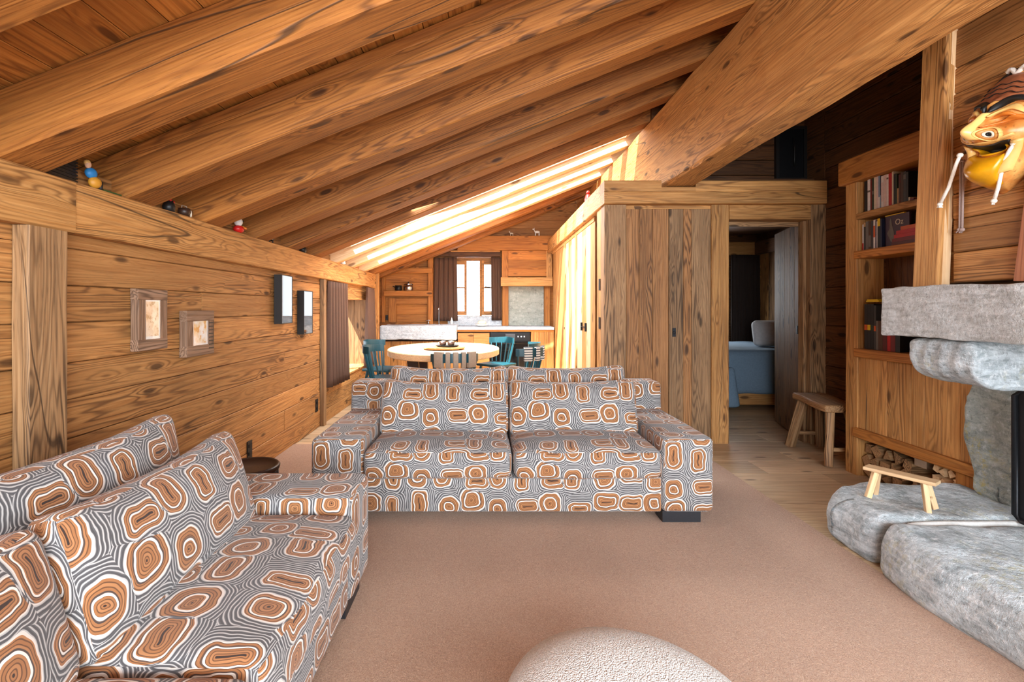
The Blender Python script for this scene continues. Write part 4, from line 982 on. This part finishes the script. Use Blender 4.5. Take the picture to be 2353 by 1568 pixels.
def rope(name, pts, r, mat, knots=((0, .016),)):
    bm = bmesh.new(); tube_bm(bm, pts, r, 8)
    for (i, kr) in knots:
        m = Matrix.Translation(Vector(pts[i])) @ Matrix.Diagonal((kr, kr, kr*.9, 1)); bmesh.ops.create_uvsphere(bm, u_segments=12, v_segments=8, radius=1, matrix=m)
    for q in range(5):
        e = Vector(pts[-1]); tube_bm(bm, [e, e+Vector((rr.uniform(-.008, .008), rr.uniform(-.012, .012), -.016))], .0035, 5)
    return from_bm(name, bm, mat, mk, smooth=True)
def wpt(px, py, X):                        # world point -> mask space
    Y = X*F/(px-1115); w = Vector((X, Y, 1.25-(py-708)*Y/F))
    M = Matrix.Translation(mk.location) @ mk.rotation_euler.to_matrix().to_4x4(); return M.inverted() @ w
rope('rope', [wpt(a, b, x) for a, b, x in ((2332, 328, 2.27), (2320, 345, 2.26), (2308, 368, 2.265), (2300, 400, 2.27), (2294, 430, 2.28), (2284, 462, 2.29))], .0075, M_rope, ((0, .016), (5, .012)))
rope('rope', [wpt(a, b, x) for a, b, x in ((2206, 357, 2.25), (2198, 375, 2.245), (2190, 400, 2.25), (2180, 430, 2.255), (2160, 470, 2.26))], .0075, M_rope, ((0, .013), (4, .012)))
for q in (0, 6): rope('cord', [wpt(a+q, b, x) for a, b, x in ((2208, 370, 2.36), (2207, 420, 2.375), (2206, 470, 2.38), (2205, 528, 2.38))], .005, M_cord, ((0, .008), (3, .011)))

# ================================================================= STOOLS
def tiny_bench():
    t = thing('mini_bench', 'tiny pale wooden bench standing on the hearth stone', 'stool', (2.165, 2.61, .232), math.atan2(-.25, .17))
    bar('seat', (-.15, 0, .150), (.15, 0, .146), .085, .018, wd['pineX'], t, .003, 4, .002)
    for sx in (-1, 1):
        for sy in (-1, 1): bar('leg', (sx*.10, sy*.018, .142), (sx*.125, sy*.050, .002), .022, .028, wd['pineX'], t, .002)
        bar('rung', (sx*.118, -.034, .06), (sx*.118, .034, .06), .012, .012, wd['pineX'], t, .002)
tiny_bench()
def milk_stool():
    t = thing('stool', 'old worn wooden stool with splayed legs beside the bedroom doorway', 'stool', (2.86, 4.22, 0), -.10)
    bm = rbox(.135, .28, .030, .018, 5, 10, 2, lambda p: Vector((p.x+.012*math.sin(p.y*9), p.y, p.z+.006*math.sin(p.y*7))))
    from_bm('seat', bm, wd['oldY'], t, smooth=True, loc=(0, 0, .455))
    for sx, sy in ((-1, -1), (1, -1), (-1, 1), (1, 1)):
        bar('leg', (sx*.065, sy*.21, .44), (sx*.13, sy*.30+ (0.0), .0), .058, .07, wd['oldX'], t, .012, 10, .009)
    for sy in (-1, 1): bar('rung', (-.115, sy*.275, .13), (.115, sy*.275, .13), .022, .03, wd['oldX'], t, .004)
milk_stool()

# ================================================================= KITCHEN
KY = 8.2
kc = thing('kitchen_counter', 'kitchen base unit of plank fronts with pale stone worktop along the back wall', 'kitchen unit', (-.3, 8.5, 0))
def k(x0, x1, y0, y1, z0, z1): return (x0+.3, x1+.3, y0-8.5, y1-8.5, z0, z1)
boxes('carcass', [k(-1.95, -.46, 8.26, 8.85, .05, .71), k(-.46, .08, 8.26, 8.85, .05, .86), k(.74, 1.12, 8.26, 8.85, .05, .86), k(.08, .74, 8.26, 8.85, .05, .24), k(.08, .74, 8.70, 8.85, .24, .86)], wd['darkX'], kc)
xs = [-1.93, -1.74, -1.56, -1.38, -1.2, -1.03, -.86, -.68, -.46]
for i, (a, b) in enumerate(zip(xs[:-1], xs[1:])): box('front_plank', *k(a+.001, b-.001, 8.20, 8.26, .04, .70), wd['oakX'], kc, .003, 'Z')
for a, b, z0, z1 in ((-.45, -.19, .50, .84), (-.19, .07, .50, .84), (-.45, .07, .28, .495), (-.45, .07, .04, .275)): box('drawer', *k(a+.002, b-.002, 8.20, 8.26, z0, z1), wd['oakX'], kc, .003, 'X')
for a, b in ((.75, .87), (.87, 1.0), (1.0, 1.125)): box('front_plank', *k(a+.001, b-.001, 8.20, 8.26, .04, .86), wd['oakX'], kc, .003, 'Z')
box('plinth_rail', *k(.08, .74, 8.21, 8.26, .04, .235), wd['oakX'], kc, .003, 'X')
box('edge_rail', *k(-.46, 1.125, 8.19, 8.26, .86, .89), wd['boardX'], kc, .002, 'X')
boxes('worktop', [k(-.455, 1.125, 8.17, 8.86, .892, .936)], M_slate, kc)
st = thing('stone_sink', 'massive pale grey stone trough sink at the left of the kitchen', 'sink', (-1.08, 8.45, .85))
rock('trough', .62, .35, .115, .02, (0, -.02, .0), M_slate, st, .012, 4, 3, 34)
ov = thing('oven', 'black built-in oven with a small display under the worktop', 'oven', (.41, 8.24, .24))
boxes('body', [(-.325, .325, 0, .45, 0, .61)], M_ink, ov)
boxes('door', [(-.32, .32, -.035, -.001, .02, .46)], plain('oven_glass', lin(14, 14, 16), .08, 0, .8), ov)
boxes('control_panel', [(-.32, .32, -.035, -.001, .47, .605)], M_black, ov)
boxes('display', [(-.08, .08, -.038, -.034, .50, .585)], plain('oven_display', lin(70, 72, 76), .2), ov)
tube('handle', [(-.28, -.04, .43), (-.28, -.07, .43), (.28, -.07, .43), (.28, -.04, .43)], .009, M_black, ov)
for q in range(3): boxes('knob', [(.12+.05*q, .14+.05*q, -.045, -.035, .53, .55)], M_steel, ov)
# back wall fittings
kb = thing('kitchen_ledge', 'heavy timber beam ledge above the kitchen window carrying small goat figures', 'beam', (.5, 8.75, 2.25))
box('timber', -.98, .66, -.10, .10, .0, .25, wd['boardX'], kb, .006, 'X', 16, .003)
box('lintel', -1.42, -.24, -.02, .08, -.10, -.02, wd['darkX'], kb, .004, 'X'); box('lintel', -1.1, -.24, -.04, .08, -.02, .0, wd['oakX'], kb, .003, 'X')
hd = thing('extractor_housing', 'honey-coloured panelled timber hood housing above the grey splashback', 'hood', (.73, 8.72, 1.63))
box('panel_board', -.33, .33, -.02, 0, .17, .31, wd['boardX'], hd, .003, 'X'); box('panel_board', -.33, .33, -.02, 0, .31, .46, wd['boardX'], hd, .003, 'X'); box('panel_board', -.33, .33, -.02, 0, .46, .618, wd['boardX'], hd, .003, 'X')
box('stile', -.44, -.33, -.03, .1, .15, .618, wd['boardX'], hd, .004, 'Z'); box('stile', .33, .43, -.03, .1, .15, .618, wd['oakX'], hd, .004, 'Z')
box('shelf_beam', -.46, .43, -.10, .12, 0, .15, wd['oakX'], hd, .006, 'X')
ks = thing('splashback', 'grey-green stone slab splashback behind the hob', 'splashback', (.72, 8.84, .94)); boxes('slab', [(-.31, .31, -.02, .01, 0, .69)], stone_mat('green_slate', lin(150, 158, 150), lin(176, 182, 174), lin(196, 200, 194), 0, .1, .5), ks)
ks2 = thing('splashback', 'low blue-grey stone slab under the kitchen window', 'splashback', (-.20, 8.84, .94)); boxes('slab', [(-.46, .49, -.02, .01, 0, .165)], M_slate, ks2)
for x0, x1, lab in ((.30, .405, 'upright timber post left of the grey splashback'), (1.035, 1.13, 'sunlit upright timber post right of the grey splashback'), (-1.0, -.915, 'narrow upright timber post left of the kitchen window curtains')):
    t = thing('post', lab, 'post', ((x0+x1)/2, 8.79, .94)); box('timber', -(x1-x0)/2, (x1-x0)/2, -.05, .055, 0, .69 if x0 > 0 else 1.2, wd['boardX'], t, .004, 'Z')
kw = struct(boxes('window_4', [(-.60, -.55, 8.9, 8.97, 1.06, 2.14), (.12, .17, 8.9, 8.97, 1.06, 2.14), (-.55, .12, 8.9, 8.97, 2.09, 2.14), (-.55, .12, 8.9, 8.97, 1.06, 1.11), (-.68, -.60, 8.87, 9.0, 1.0, 2.15), (.17, .24, 8.87, 9.0, 1.0, 2.15)], wd['wallX']))
def sash(x0, x1, y, bars, rz=0):
    s = bpy.data.objects.new('casement', None); COL.objects.link(s); s.parent = kw; s.location = (x0, y, 0); s.rotation_euler = (0, 0, rz); w = x1-x0
    boxes('stile', [(0, .04, 0, .03, 1.12, 2.09)], wd['wallX'], s); boxes('stile', [(w-.04, w, 0, .03, 1.12, 2.09)], wd['wallX'], s)
    boxes('rail', [(.04, w-.04, 0, .03, 1.12, 1.19), (.04, w-.04, 0, .03, 2.02, 2.09)], wd['wallX'], s)
    for z in bars: boxes('glazing_bar', [(.04, w-.04, .002, .028, z, z+.02)], wd['wallX'], s)
    boxes('pane', [(.04, w-.04, .012, .016, 1.19, 2.02)], M_glass, s)
sash(-.58, -.33, 8.87, [1.60]); sash(-.06, .17, 8.87, [1.60], .15)
boxes('mullion', [(-.10, -.06, 8.9, 8.94, 1.11, 2.09)], wd['wallX'], kw); boxes('pane', [(-.33, -.10, 8.93, 8.934, 1.11, 2.09)], M_glass, kw)
tube('window_handle', [(.0, 8.86, 1.62), (.0, 8.82, 1.62), (.09, 8.82, 1.61)], .008, M_ink, kw)
curtain('curtain', 'brown pleated curtain left of the kitchen window', (-.90, 8.80), (-.50, 8.80), 2.14, 1.02, 5, .022, M_curt, .10)
curtain('curtain', 'brown pleated curtain right of the kitchen window', (.10, 8.79), (.28, 8.79), 2.14, 1.03, 4, .018, M_curt, .0)
kp = thing('wall_panelling', 'framed timber panelling and two thick shelves on the left of the kitchen wall', 'shelves', (-1.2, 8.8, 1.0))
box('shelf', -.58, .28, -.12, .05, .86, .94, wd['boardX'], kp, .004, 'X'); box('shelf', -.56, .28, -.12, .05, .455, .55, wd['boardX'], kp, .004, 'X')
box('stile', -.50, -.36, -.01, .05, 0, .42, wd['boardX'], kp, .004, 'Z'); box('stile', .18, .26, -.01, .05, 0, .42, wd['boardX'], kp, .004, 'Z'); box('rail', -.36, .18, -.01, .05, .32, .42, wd['boardX'], kp, .004, 'X'); box('stile', -.62, -.56, -.01, .05, 0, .94, wd['boardX'], kp, .004, 'Z')
t = thing('wall_switch', 'black light switch at the left of the kitchen panelling', 'switch', (-1.73, 8.78, 1.08)); boxes('plate', [(-.02, .02, 0, .012, -.045, .045)], M_ink, t); boxes('rocker', [(-.012, .012, -.004, 0, -.02, .02)], M_black, t)
t = thing('cooking_pot', 'shiny steel pot on the lower kitchen shelf', 'pot', (-1.34, 8.74, 1.553)); lathe('body', [(.07, 0), (.08, .01), (.08, .11), (.072, .11), (.07, .02)], M_steel, t, 28); lathe('lid', [(.083, .111), (.06, .125), (.01, .13)], M_steel, t, 28); lathe('knob', [(.012, .13), (.015, .15), (.004, .155)], M_ink, t, 12)
t = thing('cooking_pot', 'dark small pot behind the steel pot on the lower kitchen shelf', 'pot', (-1.52, 8.76, 1.553)); lathe('body', [(.05, 0), (.06, .01), (.06, .09), (.05, .09)], M_ink, t, 24); tube('handle', [(-.06, 0, .06), (-.10, 0, .08)], .008, M_ink, t)
t = thing('faucet', 'tall white-grey swan-neck tap at the stone sink', 'tap', (-.80, 8.66, .95)); tube('spout', [(0, 0, 0), (0, 0, .24), (0, -.03, .30), (0, -.09, .31), (0, -.12, .27)], .011, M_steel, t); lathe('base', [(.028, 0), (.026, .02), (.012, .04)], M_steel, t, 16)
t = thing('tap_handle', 'low cross-shaped steel tap handle left of the tall tap', 'tap', (-.98, 8.64, .955)); tube('stem', [(0, 0, 0), (0, 0, .08)], .010, M_steel, t); tube('cross', [(-.045, 0, .082), (.045, 0, .082)], .008, M_steel, t)
t = thing('soap_bottle', 'small white bottle at the right end of the stone sink', 'bottle', (-.58, 8.66, .95)); lathe('body', [(.02, 0), (.022, .08), (.012, .1), (.008, .13)], M_white, t, 16); tube('nozzle', [(0, 0, .13), (0, -.02, .145), (0, -.04, .14)], .005, M_steel, t)
t = thing('serving_bowl', 'white shallow bowl with pale bread on the worktop under the window', 'bowl', (-.055, 8.42, .937)); lathe('bowl', [(.05, 0), (.09, .02), (.125, .045), (.12, .045), (.08, .022)], M_white, t, 28)
fig('bread_loaf', 'pale loaf lying in the white bowl on the worktop', (-.055, 8.42, .965), [('crust', 'e', M_cream, (0, 0, .035), (.075, .06, .045))], cat='bread')

# ================================================================= DINING TABLE AND CHAIRS
TX, TY = -.516, 6.30
tb = thing('dining_table', 'oval pale wooden dining table on dark legs, sunlit', 'table', (TX, TY, 0))
bm = bmesh.new(); rows = []
for (r, z) in ((.97, .67), (1.0, .68), (1.0, .742), (.99, .75)):
    rows.append([bm.verts.new((.69*r*math.cos(2*PI*q/64), .99*r*math.sin(2*PI*q/64), z)) for q in range(64)])
for i in range(3):
    for q in range(64): bm.faces.new((rows[i][q], rows[i][(q+1) % 64], rows[i+1][(q+1) % 64], rows[i+1][q]))
bm.faces.new(rows[0]); bm.faces.new(rows[-1])
from_bm('tabletop', bm, wd['pineX'], tb)
for sx in (-1, 1):
    for sy in (-1, 1): bar('leg', (sx*.30, sy*.35, 0), (sx*.33, sy*.45, .67), .13, .09, M_darkw, tb, .005)
bar('stretcher', (0, -.42, .2), (0, .42, .2), .06, .08, M_darkw, tb, .004)
ls = thing('lazy_susan', 'thin round wooden turntable in the middle of the dining table', 'turntable', (-.50, 6.05, .751)); lathe('foot', [(.10, 0), (.10, .012)], M_darkw, ls, 32); lathe('disc', [(.25, .012), (.255, .018), (.255, .026), (.25, .03)], wd['oakX'], ls, 48, smooth=False)
tr = thing('serving_tray', 'small dark oval tray on the turntable', 'tray', (-.455, 6.02, .782)); lathe('tray', [(.09, 0), (.12, .005), (.15, .02), (.145, .02), (.11, .008)], M_ink, tr, 32, sx=1, sy=.7)
for i, (dx, dy, lab) in enumerate(((-.055, .0, 'left small dark cup on the tray on the dining table'), (.045, -.01, 'right small dark cup on the tray on the dining table'))):
    t = thing('cup', lab, 'cup', (-.455+dx, 6.02+dy, .790)); lathe('cup', [(.028, 0), (.040, .02), (.042, .055), (.038, .055), (.034, .012)], M_darkw, t, 20); tube('handle', [(.04*(-1)**(i+1), 0, .045), (.066*(-1)**(i+1), 0, .04), (.06*(-1)**(i+1), 0, .02), (.038*(-1)**(i+1), 0, .015)], .004, M_steel, t, 6); lathe('lid', [(.043, .056), (.03, .064), (.006, .072)], M_steel, t, 20)
def make_chair(label, x, y, rz, cloth=None):
    t = thing('dining_chair', label, 'chair', (x, y, 0), rz, 'teal wooden chairs around the dining table')
    from_bm('seat', rbox(.21, .20, .018, .012, 4, 4, 1), M_teal, t, smooth=True, loc=(0, 0, .445))
    # back is at +Y side locally... seat faces -Y
    for sx in (-1, 1):
        bar('leg', (sx*.16, -.15, .435), (sx*.20, -.20, 0), .034, .034, M_teal, t, .008); bar('leg', (sx*.15, .15, .435), (sx*.19, .22, 0), .034, .034, M_teal, t, .008)
        bar('stretcher', (sx*.185, -.18, .2), (sx*.175, .19, .2), .022, .022, M_teal, t, .005)
    pts = []
    bm = bmesh.new(); A = []
    for i in range(15):
        a = -1.15+2.3*i/14; px, py = .235*math.sin(a), .02+.235*math.cos(a)
        nx, ny = math.sin(a), math.cos(a); w = .013
        hh = .045
        A.append([bm.verts.new((px+nx*q, py+ny*q, zz_)) for q, zz_ in ((-w, .74), (w, .74), (w, .74+2*hh-.015*abs(math.sin(a))), (-w, .74+2*hh-.015*abs(math.sin(a))))])
    for i in range(14):
        for q in range(4): bm.faces.new((A[i][q], A[i][(q+1) % 4], A[i+1][(q+1) % 4], A[i+1][q]))
    bm.faces.new(A[0]); bm.faces.new(A[-1]); from_bm('top_rail', bm, M_teal, t)
    for i in range(7):
        a = -1.05+2.1*i/6; bar('spindle', (.17*math.sin(a), .0+.17*math.cos(a)+.01, .455), (.232*math.sin(a), .02+.232*math.cos(a), .75), .030 if i in (0, 6) else .022, .016, M_teal, t, .004, up=(math.cos(a), -math.sin(a), 0))
    if cloth:
        for i, (a, w) in enumerate(((-.72, .10), (-.32, .045), (0, .05), (.30, .045), (.70, .10))) if cloth == 'beige' else enumerate(((-.5, .09), (.1, .06), (.6, .09))):
            cx_, cy_ = .235*math.sin(a), .02+.235*math.cos(a)
            o = rbox(w/2, .019, .075, .008, 3, 1, 3)
            from_bm('hanging_cloth', o, M_beige if cloth == 'beige' else M_stripe, t, smooth=True, loc=(cx_, cy_, .765), rot=(0, 0, -a))
    return t
gs = G('striped_cloth'); tcs = gs.n('ShaderNodeTexCoord').outputs['Object']; zs_ = gs.sep(tcs)[2]
M_stripe = gs.fin(gs.mix(gs.math('GREATER_THAN', gs.math('FRACT', gs.math('MULTIPLY', zs_, 38.)), .62), lin(226, 220, 210), lin(60, 66, 74)), .9)
def toward(x, y): return math.atan2(TY-y, TX-x)+PI/2      # seat faces -Y locally
make_chair('teal spindle chair with beige cloth strips on its back, in front of the dining table', -.31, 4.88, toward(-.31, 4.88), 'beige')
make_chair('teal spindle chair at the near left side of the dining table', -1.13, 5.72, PI/2-.15)
make_chair('teal spindle chair at the far left of the dining table, half hidden', -1.34, 6.62, toward(-1.34, 6.62))
make_chair('teal spindle chair with striped cloth on its back, nearest on the right of the table', .38, 5.50, toward(.38, 5.50), 'stripe')
make_chair('teal spindle chair second on the right of the dining table', .42, 6.22, toward(.42, 6.22))
make_chair('teal spindle chair at the far right behind the dining table', .16, 7.15, toward(.16, 7.15))
